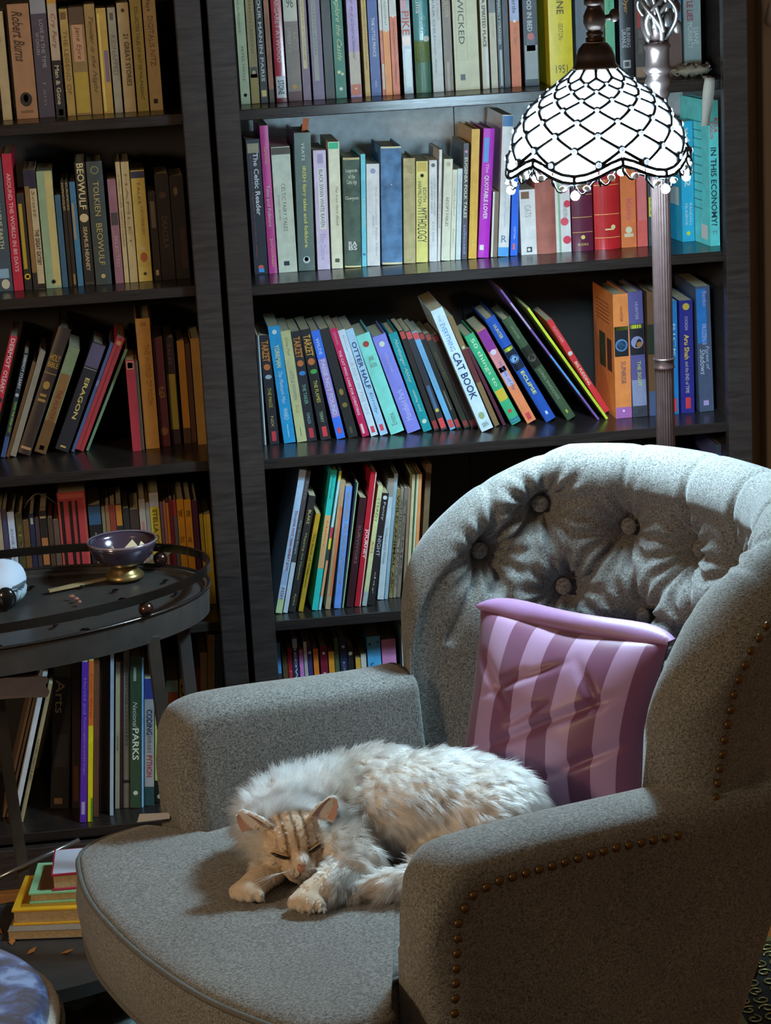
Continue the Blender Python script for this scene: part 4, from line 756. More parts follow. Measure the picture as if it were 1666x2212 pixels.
# --- seat cushion, T shaped
def rc(poly, r, n=6):
    out = []; N = len(poly)
    for i in range(N):
        p0, p, p1 = (np.array(poly[(i+k) % N], float) for k in (-1, 0, 1)); rr = r[i] if hasattr(r, '__len__') else r
        a = (p0-p)/np.linalg.norm(p0-p); b = (p1-p)/np.linalg.norm(p1-p); A, Bq = p+a*rr, p+b*rr
        for k in range(n+1):
            t = k/n; out.append((1-t)**2*A+2*t*(1-t)*p+t*t*Bq)
    return out
base = [(-.27, -.262), (-.27, .262), (.282, .262), (.296, .345), (.40, .335), (.455, .18), (.468, 0), (.455, -.18), (.40, -.335), (.296, -.345), (.282, -.262)]
outl = rc(base, [.06, .06, .012, .02, .06, .08, .08, .08, .06, .02, .012])
dense = []
for i in range(len(outl)):
    a, b = outl[i], outl[(i+1) % len(outl)]; n = max(1, int(np.linalg.norm(b-a)/.012))
    for k in range(n): dense.append(a+(b-a)*k/n)
C0 = np.array([.09, 0.])
def ring(sc_, z, grow=0.):
    out = []
    for i, p in enumerate(dense):
        q = C0+(p-C0)*sc_; d = p-C0; d = d/np.linalg.norm(d); q = q+d*grow; out.append((q[0], q[1], z))
    return out
rings = [ring(.5, .335), ring(.97, .335), ring(.995, .338), ring(1, .345, .002), ring(1, .365, .007), ring(1, .39, .010), ring(1, .415, .007), ring(1, .436, .002), ring(.995, .444), ring(.975, .449)]
for s_ in (.93, .86, .76, .64, .5, .36, .22, .1): rings.append(ring(s_, .4492+.005*(1-s_**2.2)))
mb = MB().grid(rings, False, True); nn = len(dense); mb.f.append(tuple(range(nn))); mb.f.append(tuple((len(rings)-1)*nn+k for k in range(nn)))
for i, v in enumerate(mb.v):
    if v[2] > .44: mb.v[i] = (v[0], v[1], v[2]+.0012*sin(v[0]*23+v[1]*9)*sin(v[1]*17+1))
cush = mb.build('seat_cushion', M_TWEED, chair, smooth=True)
for z in (.440, .341): MB().tube([(p[0]+.004*(p[0]-.09), p[1]*1.006, z) for p in dense], .0042, 6, True).build('piping', M_PIPE, cush, smooth=True)
# --- front rail and base under the cushion
rows = []
for f in np.linspace(0, 1, 40):
    b = lerp(-.33, .33, f); bow = .085*(1-(abs(b)/.36)**2.4)
    pr = []
    for z, in_ in ((.334, .0), (.325, -.006), (.28, .012), (.22, .034), (.16, .06), (.105, .085)): pr.append((.355+bow-in_, b*(1-.25*in_*2), z))
    pr += [(.10, b, .105), (.10, b, .334)]
    rows.append(pr)
mb = MB().grid(rows, False, True); n = len(rows[0]); mb.f.append(tuple(range(n))); mb.f.append(tuple(39*n+k for k in range(n)))
mb.build('front_rail', M_TWEED, chair, smooth=True)
MB().bbox(-.20, .20, -.27, .27, .11, .333, .02, 3).build('seat_frame', M_TWEED, chair)
for a, b, la in ((.27, -.25, .03), (.27, .25, .03), (-.27, -.22, -.05), (-.27, .22, -.05)):
    MB().tube([(a, b, .108), (a+la*.3, b, .07), (a+la, b, .025), (a+la, b, .0086)], [.024, .02, .014, .013], 14).build('leg', mat('23170f', .35), chair, smooth=True)
# --- nailheads
nail = MB().ball((0, 0, 0), (.0058, .0058, .0032), 10, 6).mesh('nailhead'); nail.polygons.foreach_set('use_smooth', [True]*len(nail.polygons)); nail.materials.append(mat('6e5634', .4, .85))
def nails(path, nrm, step=.0185):
    P = [np.array(p, float) for p in path]; acc = 0.; nxt = 0.
    q = Vector(nrm).to_track_quat('Z', 'Y').to_euler()
    for a, b in zip(P, P[1:]):
        L = np.linalg.norm(b-a)
        while nxt <= acc+L:
            c = a+(b-a)*(nxt-acc)/L; link('nailhead', nail, None, chair, tuple(c), q); nxt += step
        acc += L
YS_ = .308+.012+.0425
nails([(.226, YS_+.000, .12), (.234, YS_+.002, .30), (.232, YS_+.003, .42), (.222, YS_+.0065, .545), (.205, YS_+.0065, .572), (.17, YS_+.0055, .581), (.0, YS_+.000, .576), (-.10, YS_-.003, .566)], (0, 1, 0))
def back_outer(t, z):
    tg = plan(min(t+.01, pi/2), .7)-plan(max(t-.01, -pi/2), .7); tg /= np.linalg.norm(tg); n = np.array([-tg[1], tg[0]])
    if n @ (plan(t, .7)-np.array([AF+.1, 0])) < 0: n = -n
    h = Htop(t)-.048*1.1; f = max(0, (h-z)/(h-.10)); return plan(t, z)+n*(.085*lerp(1., .3, f)+.001), n
pw = [(82.5, .575), (82, .62), (81.5, .67), (80, .735), (77.4, .772), (73.7, .797), (70, .812), (65, .822)]
acc = 0.; prev = None; 
for f in np.linspace(0, len(pw)-1.001, 400):
    i = int(f); t_, z_ = (lerp(pw[i][k], pw[i+1][k], f-i) for k in (0, 1)); p, n = back_outer(radians(t_), z_); q = np.array([p[0], p[1], z_])
    if prev is None or np.linalg.norm(q-prev) > .0185:
        prev = q; link('nailhead', nail, None, chair, tuple(q), Vector((n[0], n[1], 0)).to_track_quat('Z', 'Y').to_euler())
# ------------------------------------------------------------------ stained glass floor lamp
LX, LY = .489, -.705                       # axis of the shade
PX, PY = .611, -.555                       # post
KS = .876; DZ = .018; sx, sy = LX-PX, LY-PY
SC = lambda prof, k=KS: [(r*k, z*k) for r, z in prof]
lamp = empty('floor_lamp', (PX, PY, 0)); tag(lamp, 'lit floor lamp with white leaded glass dome shade and fluted post', 'lamp')
M_BRZ = mat('3a2c26', .38, .75, noise=.15, nscale=80)
M_POST = mat('6c5856', .33, .85, noise=.12, nscale=60)
M_LEAD = mat('1a1a1c', .4, .6)
MB().lathe([(.001, .0), (.125, .0), (.128, .006), (.12, .014), (.09, .022), (.05, .034), (.03, .05), (.022, .07)], 48).build('base', M_BRZ, lamp, smooth=True)
def fluted(z0, z1):
    n = 120; pts = []
    for z in (z0, z1): pts.append([((.0130+.0010*abs(cos(k*pi*20/n)))*cos(2*pi*k/n), (.0130+.0010*abs(cos(k*pi*20/n)))*sin(2*pi*k/n), z) for k in range(n)])
    mb = MB().grid(pts, False, True); mb.f.append(tuple(range(n))); mb.f.append(tuple(n+k for k in range(n))); return mb
zj = aty(1433, 784, PY)[2]
fluted(.07, zj-.008).build('fluted_post', M_POST, lamp)
fluted(zj+.008, 1.325+DZ).build('fluted_post', M_POST, lamp)
MB().lathe(SC([(.0165, -.009), (.0182, -.0075), (.0165, -.005), (.0162, .005), (.0182, .0075), (.0165, .009)], .9), 32, (0, 0, zj)).build('joint_ring', M_POST, lamp, smooth=True)
zt = aty(1430, 110, PY)[2]
MB().lathe([(r*.92, z+DZ) for r, z in [(.0155, 1.3245), (.015, 1.345), (.0185, 1.352), (.0150, 1.358), (.0195, 1.366), (.020, 1.372), (.016, 1.378), (.018, 1.382), (.0225, 1.386), (.0185, 1.392), (.0175, 1.412), (.0215, 1.420), (.014, 1.426)]], 32).build('post_capital', mat('685a58', .3, .88), lamp, smooth=True)
# arched arm and leaf scrolls
ZC = aty(1288, 147, LY)[2]   # lower edge of the cap
arc_ = [(0, 0, 1.44)]+[(sx*(.5-.5*cos(f*pi))*(1 if f < .999 else 1), sy*(.5-.5*cos(f*pi)), 1.50+.12*sin(f*pi)) for f in np.linspace(0, 1, 12)]+[(sx, sy, ZC+.100)]
MB().tube(arc_, [.0085]*14, 12).build('arched_arm', M_POST, lamp, smooth=True)
def scroll(pts, r): return MB().tube(pts, r, 8).build('leaf_scroll', mat('6a6260', .32, .85), lamp, smooth=True)
for k, (ph, s, h0) in enumerate(((2.7, 1., 0), (3.4, .75, .01), (.2, .9, .0), (1.2, .8, .0), (5.2, .85, .0), (.6, .6, .03), (5.8, .65, .035), (4.2, .7, .02))):
    p = []
    for i in range(16):
        f = i/15; rr = .010+.022*s*sin(f*2.6)+.006*f; zz = 1.425+DZ+h0+.10*s*f-.02*f*f
        an = ph+1.6*f*(1 if k % 2 else -1); p.append((rr*cos(an), rr*sin(an)*.7, zz))
    scroll(p, [lerp(.0045, .002, i/15) for i in range(16)])
for dx_, dy_ in ((0, 0), (.009, -.004)):
    MB().grid([[(dx_-.045*(1-f)**1.3-.004-w_, dy_-.010-.01*f+dd_, 1.555+DZ-.115*f) for w_, dd_ in ((.0022, 0), (-.0022, 0), (-.0022, .0025), (.0022, .0025))] for f in np.linspace(0, 1, 10)], False, True).build('leaf_strap', mat('8d8886', .35, .8), lamp, smooth=True)
for k in range(22):
    an = k*2.399; c = (.020*cos(an)+.010, .014*sin(an), 1.445+DZ+.0055*k)
    MB().ball(c, (.007, .004, .010), 10, 6).build('leaf', mat('5a5452', .38, .8), lamp, smooth=True)
# socket stem + knob + cap
MB().lathe(SC([(.012, .120), (.0155, .118), (.0155, .110), (.011, .108), (.0155, .105), (.0155, .097), (.010, .095), (.0135, .088), (.017, .080), (.0175, .07), (.014, .06), (.009, .057), (.013, .055), (.0135, .051), (.0105, .049), (.0145, .046), (.0145, .041), (.010, .039)]), 28, (sx, sy, ZC)).build('lamp_socket', M_BRZ, lamp, smooth=True)
MB().tube([(sx+.010, sy, ZC+.066), (sx+.019, sy-.002, ZC+.067), (sx+.023, sy-.002, ZC+.0675)], [.003, .004, .005], 10).ball((sx+.027, sy-.002, ZC+.069), (.0075, .0045, .009), 12, 8).build('switch_knob', M_BRZ, lamp, smooth=True)
MB().lathe(SC([(.010, .040), (.019, .038), (.026, .030), (.030, .019), (.032, .006), (.036, .003), (.036, -.001), (.031, -.002), (.028, .004), (.022, .022), (.012, .034)]), 40, (sx, sy, ZC), cap=False).build('shade_cap', M_BRZ, lamp, smooth=True)
# dome of glass panes between lead lines
PZ = [0, .012, .021, .033, .047, .059, .072, .085, .098, .1115, .125, .14, .16]
PR = [.0335, .047, .0590, .0755, .0925, .1045, .1145, .1225, .1290, .1335, .1370, .1400, .1425]
rz = lambda z: interp(z, PZ, PR)
ZR_ = [.003, .0185, .0285, .0405, .0535, .0705, .0895, .111, .1335]      # bead rings 0..8
N = 12; ST = 2*pi/N
A0_ = -pi/2-radians(12)                                                    # angle of the column facing the room
def rim(th): return .1345+.024*abs(cos(3*(th-A0_+radians(15))))**1.4
def dome(th, z, off=0.):
    r = rz(z)*KS+off; return (sx+r*cos(th), sy+r*sin(th), ZC-.002-z*KS)
def glass():
    m = bpy.data.materials.new('lit_opal_glass'); m.use_nodes = True; nt = m.node_tree; nt.nodes.remove(nt.nodes['Principled BSDF'])
    out = nt.nodes['Material Output']; tr = nt.nodes.new('ShaderNodeBsdfTranslucent'); tr.inputs[0].default_value = (.9, .92, .95, 1)
    df = nt.nodes.new('ShaderNodeBsdfDiffuse'); df.inputs[0].default_value = (.75, .77, .8, 1)
    a = nt.nodes.new('ShaderNodeMixShader'); a.inputs[0].default_value = .45
    nt.links.new(tr.outputs[0], a.inputs[1]); nt.links.new(df.outputs[0], a.inputs[2])
    em = nt.nodes.new('ShaderNodeEmission'); em.inputs[0].default_value = (*LAMP_COL, 1); em.inputs[1].default_value = PANE_GLOW
    ad = nt.nodes.new('ShaderNodeAddShader'); nt.links.new(a.outputs[0], ad.inputs[0]); nt.links.new(em.outputs[0], ad.inputs[1]); nt.links.new(ad.outputs[0], out.inputs[0])
    return m
M_GLASS = glass()
M_BEAD = mat('d4e2f4', .15, 0., .8, name='bead_glass'); M_BEAD.node_tree.nodes['Principled BSDF'].inputs['Emission Color'].default_value = (.6, .8, 1, 1); M_BEAD.node_tree.nodes['Principled BSDF'].inputs['Emission Strength'].default_value = .75
def pane(loop, name='glass_pane'):
    """loop of (th,z); a slightly domed single sheet with an edge"""
    L = []
    for i in range(len(loop)):
        a, b = loop[i], loop[(i+1) % len(loop)]
        for k in range(3): L.append((lerp(a[0], b[0], k/3), lerp(a[1], b[1], k/3)))
    c = (sum(p[0] for p in L)/len(L), sum(p[1] for p in L)/len(L)); n = len(L)
    L = [(lerp(p[0], c[0], .035), lerp(p[1], c[1], .035)) for p in L]
    V = [dome(*p, .0) for p in L]+[dome(lerp(p[0], c[0], .5), lerp(p[1], c[1], .5), .0006) for p in L]+[dome(*c, .0008)]
    F = [(i, (i+1) % n, n+(i+1) % n, n+i) for i in range(n)]+[(n+i, n+(i+1) % n, 2*n) for i in range(n)]
    return MB().add(V, F).build(name, M_GLASS, lamp, smooth=True)
def ang(k, j): return A0_+(j+(.5 if k % 2 else 0))*ST     # beads: even rings on the column, odd rings between
lead = MB()
def lead_line(a, b, n=6, r=.0027): lead.tube([dome(lerp(a[0], b[0], i/n), lerp(a[1], b[1], i/n), .0026) for i in range(n+1)], r, 6)
for k in range(0, 9):
    for j in range(N):
        # cell of row k sits between two beads of ring k
        th = ang(k, j)+ST/2; zt_ = ZR_[k-1] if k > 0 else 0.; l = (th-ST/2, ZR_[k]); r = (th+ST/2, ZR_[k])
        if k == 0:
            zb = ZR_[1]; pane([(l[0]+.04, 0.0), (r[0]-.04, 0.), (r[0]-.05, .0095), (th+.07, zb-.0015), (th-.07, zb-.0015), (l[0]+.05, .0095)])
            lead_line((l[0], -.001), (l[0], .010)); lead_line((l[0], .010), (th, zb)); lead_line((r[0], .010), (th, zb)); continue
        top = (th, zt_)
        cut = lambda a, b, f: (lerp(a[0], b[0], f), lerp(a[1], b[1], f))
        if k < 8:
            bot = (th, ZR_[k+1]); V4 = [l, top, r, bot]; loop = []
            if k == 1: V4[1] = (th, .011)
            for i in range(4):
                a, b = V4[i], V4[(i+1) % 4]; loop += [cut(a, b, .2), cut(a, b, .8)]
            pane(loop); lead_line(l, bot); lead_line(r, bot)
        else:
            loop = [cut(l, top, .1), cut(l, top, .86), cut(r, top, .86), cut(r, top, .1)]
            loop += [(t_, rim(t_)-.0115) for t_ in np.linspace(r[0], l[0], 9)]
            pane(loop)
for j in range(48):
    a, b = A0_+radians(-15)+j*2*pi/48, A0_+radians(-15)+(j+1)*2*pi/48
    lead_line((a, rim(a)-.011), (b, rim(b)-.011), 3); lead_line((a, rim(a)), (b, rim(b)), 3, .0026)
    if j % 4 == 0: lead_line((a, rim(a)-.011), (a, rim(a)), 2)
    if j % 2 == 0:
        b2 = a+2*2*pi/48
        pane([(t_, rim(t_)-.0105) for t_ in np.linspace(a+.005, b2-.005, 4)]+[(t_, rim(t_)-.0008) for t_ in np.linspace(b2-.005, a+.005, 4)], 'border_pane')
for k in range(1, 9):
    for j in range(N): lead.ball(dome(ang(k, j), ZR_[k] if k < 8 else ZR_[8]-.002, .0008), [.0072*(.55+.06*k)]*3, 8, 6)
lead.build('lead_lines', M_LEAD, lamp, smooth=True)
bead = MB().ball((0, 0, 0), .0044, 12, 8).mesh('glass_bead'); bead.polygons.foreach_set('use_smooth', [True]*len(bead.polygons)); bead.materials.append(M_BEAD)
for k in range(1, 9):
    for j in range(N):
        p = dome(ang(k, j), ZR_[k] if k < 8 else ZR_[8]-.002, .0046)
        o = link('glass_bead', bead, None, lamp, p); s_ = .55+.06*k; o.scale = (s_, s_, s_)
# fringe under the rim: small glass drops on dark wire loops
clear = mat('c8d4d8', .08, 0., 1., name='fringe_glass')
for j in range(24):
    t0 = A0_+radians(-15)+j*2*pi/24; p = []
    for i in range(9):
        f = i/8; t_ = t0+f*2*pi/24; zz = rim(t_)+.004+.010*sin(pi*f)+(.006*sin(2*pi*f))
        p.append(dome(t_, zz, -.002+.003*sin(pi*2*f)))
    MB().tube(p, .0014, 6).build('fringe_wire', M_LEAD, lamp, smooth=True)
    t_ = t0+.5*2*pi/24; zz = rim(t_)+.010
    MB().ball(dome(t_, zz, .001), (.0055, .0055, .0042), 10, 6).build('fringe_glass', clear, lamp, smooth=True)
    q = dome(t0, rim(t0)+.008, 0)
    MB().tube([(q[0], q[1], q[2]+.008), (q[0], q[1], q[2]), (q[0]+.002, q[1], q[2]-.006)], [.0016, .0022, .0012], 6).build('fringe_wire', M_LEAD, lamp, smooth=True)
    if j % 4 == 0: MB().ball((q[0], q[1], q[2]-.009), .0062, 14, 10).build('glass_drop', M_GLASS, lamp, smooth=True)
# the bulb that lights the scene
mbulb = bpy.data.materials.new('lit_bulb'); mbulb.use_nodes = True; b = mbulb.node_tree.nodes['Principled BSDF']
b.inputs['Emission Color'].default_value = (*LAMP_COL, 1); b.inputs['Emission Strength'].default_value = LAMP_POWER
MB().ball((sx, sy, ZC-.082), (.026, .026, .029), 20, 12).build('bulb', mbulb, lamp, smooth=True)
MB().tube([(sx, sy, ZC+.035), (sx, sy, ZC-.055)], [.012, .013], 14).build('bulb_holder', mat('c8c4b8', .5), lamp, smooth=True)
# ------------------------------------------------------------------ oval two tier metal tray table
TC = (-.425, -.468); TA = radians(13); TAa, TBb = .350, .193
table = empty('tray_table', (TC[0], TC[1], 0), TA); tag(table, 'black metal oval tray table with gallery rail and lower tier', 'table')
M_TBL = mat('4c4845', .36, .35, noise=.15, nscale=30)
M_TBL2 = mat('474442', .36, .35, noise=.12, nscale=40)
def ell(a, b, z, n=96): return [(a*cos(2*pi*k/n), b*sin(2*pi*k/n), z) for k in range(n)]
def oval_tray(z, a, b, lip, name):
    rings = [ell(a-.012, b-.012, z-.004), ell(a, b, z-.004), ell(a, b, z-.004-lip*.0), ell(a+.002, b+.002, z+lip), ell(a-.002, b-.002, z+lip), ell(a-.005, b-.005, z), ]
    mb = MB().grid(rings, False, True); n = 96; mb.f.append(tuple(range(n))); mb.f.append(tuple(5*n+k for k in range(n)))
    return mb.build(name, M_TBL2, table)
ZT = .655
oval_tray(ZT-.006, TAa-.004, TBb-.004, .004, 'tray_top')
ap = MB().grid([ell(TAa, TBb, ZT+.004), ell(TAa+.002, TBb+.002, ZT), ell(TAa, TBb, ZT-.038), ell(TAa-.003, TBb-.003, ZT-.038), ell(TAa-.004, TBb-.004, ZT+.003)], True, True)
ap.build('tray_apron', M_TBL, table)
MB().tube(ell(TAa+.003, TBb+.003, ZT+.005), .0026, 6, True).build('rim_bead', mat('4a4644', .22, .8), table, smooth=True)
rail = [ell(TAa+.006, TBb+.006, ZT+.041), ell(TAa+.006, TBb+.006, ZT+.028), ell(TAa+.002, TBb+.002, ZT+.028), ell(TAa+.002, TBb+.002, ZT+.041)]
MB().grid(rail, True, True).build('gallery_rail', mat('38332f', .25, .8), table)
ballm = MB().ball((0, 0, 0), .0115, 18, 12).mesh('rail_ball'); ballm.polygons.foreach_set('use_smooth', [True]*len(ballm.polygons)); ballm.materials.append(mat('5c4640', .22, .9))
for an in (-52, 30, 128, 210): link('rail_ball', ballm, None, table, ((TAa+.002)*cos(radians(an)), (TBb+.002)*sin(radians(an)), ZT+.0165))
slot = pydata('slot', [(-.009, 0, 0), (-.004, -.0028, .0008), (.004, -.0028, .0008), (.009, 0, 0), (.004, .0028, .0030), (-.004, .0028, .0030)], [(0, 1, 2, 3, 4, 5)]); slot.materials.append(mat('0c0b0b', .25, .3))
rs = random.Random(5)
for k in range(14):
    an = 2*pi*k/14+.2
    for rr in (.62, .86):
        x, y = TAa*rr*cos(an), TBb*rr*sin(an)
        o = link('punched_slot', slot, None, table, (x, y, ZT-.0025), (0, 0, rs.uniform(-.6, 1.2)))
def tl(p): c_, s_ = cos(-TA), sin(-TA); x_, y_ = p[0]-TC[0], p[1]-TC[1]; return (c_*x_-s_*y_, s_*x_+c_*y_, p[2])
for tp_, (dx_, dy_) in ((tl(atz(330, 1385, ZT-.038)), (.030, -.012)), (tl(atz(393, 1338, ZT-.038)), (.03, .012)), (tl((-.432, -.288, 0)), (.034, .026)), ((-.26, .06, 0), (-.03, .012))):
    P_ = [(tp_[0], tp_[1], ZT-.03), (tp_[0]+dx_*.25, tp_[1]+dy_*.2, .42), (tp_[0]+dx_*.6, tp_[1]+dy_*.6, .15), (tp_[0]+dx_, tp_[1]+dy_, .0088)]
    mb = MB(); rings = []
    for p in P_: rings.append([(p[0]+dx, p[1]+dy, p[2]) for dx, dy in ((-.009, -.007), (.009, -.007), (.009, .007), (-.009, .007))])
    mb.grid(rings, False, True); mb.f += [(0, 1, 2, 3), (12, 13, 14, 15)]; mb.build('leg', M_TBL, table)
ZL_ = .105
oval_tray(ZL_, .300, .172, .002, 'lower_tier')
MB().grid([ell(.302, .174, ZL_+.002), ell(.304, .176, ZL_+.002), ell(.304, .176, ZL_-.02), ell(.302, .174, ZL_-.02)], True, True).build('lower_apron', M_TBL, table)
MB().tube([tl(aty(-60, 1924, -.30)), tl(aty(60, 1866, -.275)), tl(aty(172, 1814, -.262))], .0042, 8).build('stretcher_bar', mat('8a8886', .2, .8), table, smooth=True)

def local_on_table(px, py, z): return atz(px, py, z)
# bowl
bp = atz(270, 1247, ZT-.002); bowl = empty('bowl', (bp[0], bp[1], ZT-.0018)); tag(bowl, 'small iridescent purple bowl on a brass foot, on the tray table', 'bowl')
M_BOWL = mat('4c4056', .15, .5, 1., coat=1.)
MB().lathe([(.022, .021), (.034, .026), (.046, .037), (.0525, .052), (.0545, .060), (.0528, .0605), (.0505, .052), (.044, .039), (.032, .029), (.001, .025)], 48, cap=True).build('bowl_body', M_BOWL, bowl, smooth=True)
MB().lathe([(.0545, .0585), (.0555, .0605), (.0542, .0625), (.0525, .0608)], 48, cap=False).build('bowl_rim', mat('b9a8b8', .2, .7), bowl, smooth=True)
MB().lathe([(.030, 0), (.031, .004), (.027, .009), (.021, .014), (.020, .0208)], 40).build('bowl_foot', mat('8a7448', .35, .8), bowl, smooth=True)
for k, (x, y, s) in enumerate(((.012, .010, .022), (.030, .012, .018), (-.012, -.006, .02))):
    v = [(-s, -.004, .002), (s, -.006, .002), (s*.2, .004, s*1.15), (0, .016, .003)]
    o = MB().add(v, [(0, 1, 2), (1, 3, 2), (3, 0, 2), (0, 3, 1)]).build('paper_shard', mat('cfc09a', .8)); o.location = (bp[0]+x, bp[1]+y, ZT+.0295); o.rotation_euler = (0, 0, k*.8)
    tag(o, ('cream paper shard right of centre in the bowl', 'cream paper shard at the right rim of the bowl', 'cream paper shard lying left in the bowl')[k], 'paper', 'shards in the bowl')
def stick(name, a, b, w, h, c, label, cat):
    A = np.array(atz(*a, ZT)); Bq = np.array(atz(*b, ZT)); d = Bq-A; L = np.linalg.norm(d[:2]); an = atan2(d[1], d[0])
    e = empty(name, (A[0], A[1], ZT-.0018), an); tag(e, label, cat)
    return e, L
sp, L = stick('wooden_spatula', (105, 1277), (240, 1248), 0, 0, 0, 'thin tan wooden spatula lying left of the bowl', 'spatula')
MB().add([(0, -.004, .0005), (L*.45, -.006, .0005), (L*.55, -.004, .0005), (L, -.0035, .0005), (L, .0035, .0005), (L*.55, .004, .0005), (L*.45, .006, .0005), (0, .004, .0005), (0, -.004, .004), (L*.45, -.006, .004), (L*.55, -.004, .004), (L, -.0035, .004), (L, .0035, .004), (L*.55, .004, .004), (L*.45, .006, .004), (0, .004, .004)],
  [(0, 1, 2, 3, 4, 5, 6, 7), (8, 9, 10, 11, 12, 13, 14, 15)]+[(i, (i+1) % 8, 8+(i+1) % 8, 8+i) for i in range(8)]).build('blade', mat('8f7c58', .6, noise=.2), sp)
sp2, L = stick('incense_holder', (312, 1222), (378, 1192), 0, 0, 0, 'curved brass strip lying behind the bowl', 'holder')
MB().grid([[(L*f, -.007*(1-.5*f), .001+.006*f*f), (L*f, .007*(1-.5*f), .001+.006*f*f), (L*f, .007*(1-.5*f), .003+.006*f*f), (L*f, -.007*(1-.5*f), .003+.006*f*f)] for f in np.linspace(0, 1, 8)], False, True).build('strip', mat('9a8a60', .3, .7), sp2)
for k, (x, y) in enumerate(((155, 1290), (165, 1295), (172, 1302))):
    p = atz(x, y, ZT); o = MB().ball((0, 0, .003), (.005-.001*k, .004, .003), 8, 6).build('petal_crumb', mat('8a5a4c', .8)); o.location = (p[0], p[1], ZT-.0018)
    tag(o, ('pinkish crumb on the tray, largest of three', 'pinkish crumb on the tray, middle of three', 'pinkish crumb on the tray, nearest the rail')[k], 'crumb', 'crumbs on the tray')
# white lined basket at the left end of the tray
wp = atz(2, 1296, ZT); bk = empty('basket', (wp[0]-.004, wp[1], ZT-.0018)); tag(bk, 'round rope basket lined with white paper at left of the tray', 'basket')
for k in range(26):
    an = 2*pi*k/26
    MB().tube([(.034*cos(an), .034*sin(an), .002), (.040*cos(an), .040*sin(an), .012), (.043*cos(an+.1), .043*sin(an+.1), .022)], [.0036, .0042, .0032], 6).build('rope_rib', mat('9fb0b8', .7), bk, smooth=True)
MB().lathe([(.001, .001), (.034, .001), (.040, .012), (.042, .024), (.045, .028), (.044, .032), (.040, .033), (.036, .012), (.001, .006)], 40).build('basket_wall', mat('4c565c', .7), bk, smooth=True)
rows = []
for i in range(9):
    f = i/8; r = .043*cos(f*1.45)+.002; z = .030+.034*sin(f*1.45)
    rows.append([(r*cos(2*pi*k/32)*(1+.05*sin(3*2*pi*k/32)), r*sin(2*pi*k/32), z+.004*sin(2*2*pi*k/32+f*2)) for k in range(32)])
mb = MB().grid(rows, False, True); mb.f.append(tuple(8*32+k for k in range(32))); mb.build('paper_lining', mat('c6d2e4', .7), bk, smooth=True)
kn = MB().ball((.014, -.043, .016), (.016, .010, .018), 14, 10).build('black_knob', mat('121214', .2), bk, smooth=True)

# stack of books on the lower tier
def flat_book(px, py, z, w, d, h, rz, c, top, label, hard=True):
    p = atz(px, py, z); e = empty('book', (p[0], p[1], z), rz); tag(e, label, 'book', 'books stacked on the lower tier')
    t = .0028 if hard else .001
    MB().box(0, w, 0, d, 0, t).box(0, w, 0, d, h-t, h).box(0, w, d-t, d, t, h-t).build('cover', mat(c, .5, noise=.08), e)
    MB().box(t, w-t, t*1.2, d-t-.0002, t+.0001, h-t-.0001).build('page_block', mat('b9a27c', .9, noise=.15, nscale=200), e)
    tm = .0025 if top == 'ccd2e4' else .012
    if top: MB().box(tm, w-tm, tm, d-tm, h, h+.0003).build('cover_panel', mat(top, .5), e)
    return e
zb = ZL_+.0028
flat_book(18, 2030, zb, .20, .14, .014, radians(-9), '8a7a6c', None, 'thin grey brown book at the bottom of the floor stack', False); zb += .0146
flat_book(28, 2000, zb, .185, .135, .026, radians(-8), 'e0a820', 'a87418', 'yellow hardback in the stack on the lower tier'); zb += .0266
flat_book(64, 1953, zb, .16, .12, .018, radians(-6), '8fc89a', '6a4c2c', 'green edged hardback second from the top of the stack'); zb += .0186
flat_book(114, 1925, zb, .13, .10, .028, radians(-2), 'b02848', 'ccd2e4', 'thick red edged book topping the stack on the lower tier')
lf = MB().add([(0, 0, 0), (.012, -.004, .002), (.022, .004, .004), (.010, .007, .001), (0, 0, -.0006), (.012, -.004, .0014), (.022, .004, .0034), (.010, .007, .0004)], [(0, 1, 2, 3), (4, 5, 6, 7), (0, 1, 5, 4), (1, 2, 6, 5), (2, 3, 7, 6), (3, 0, 4, 7)]).mesh('leaf_scrap'); lf.materials.append(mat('a8682c', .7))
for k, (x, y) in enumerate(((130, 2056), (58, 2058), (25, 2038), (5, 2012))):
    p = atz(x, y, ZL_+.004); o = link('leaf_scrap', lf, None, None, (p[0], p[1], ZL_+.0012), (0, 0, k*.7))
    tag(o, ('orange scrap nearest the armchair on the lower tier', 'orange scrap second from the armchair on lower tier', 'orange scrap third from the armchair on lower tier', 'leftmost orange scrap on the lower tier')[k], 'scrap', 'orange scraps on the lower tier')

# shallow black basket slung under the tray, a white cloth hanging out of it
q0, q1, q2 = aty(0, 1436, -.345), aty(86, 1440, -.345), aty(0, 1472, -.345)
bx1 = q1[0]; zt2, zb2 = q0[2], q2[2]
bag = empty('hanging_basket', (bx1-.085, -.345, zb2)); tag(bag, 'shallow black basket slung under the tray with a white cloth', 'basket')
hb_ = zt2-zb2
MB().bbox(-.085, .085, 0, .034, 0, hb_, .010, 3).build('basket_body', mat('17171c', .15), bag)
for sx_ in (-.07, .06): MB().box(sx_-.004, sx_+.004, .012, .020, hb_-.002, ZT-.0105-zb2).build('strap', mat('17171c', .4), bag)
rows = []
for i in range(18):
    f = i/17; x = lerp(-.085, .094, f)
    rows.append([(x+.003*sin(j*1.3), -.002-.005*abs(sin(f*10+j*.5))-.003*j/8, .004-.043*(j/8)*(1-.3*f+.06*sin(f*8))-.002*sin(f*7)) for j in range(9)])
mb = MB().grid(rows); mb.add([(p[0], p[1]+.0012, p[2]) for r_ in rows for p in r_], [(i*9+j, i*9+j+1, (i+1)*9+j+1, (i+1)*9+j) for i in range(17) for j in range(8)])
mb.build('white_cloth', mat('ece4e4', .85), bag, smooth=True)
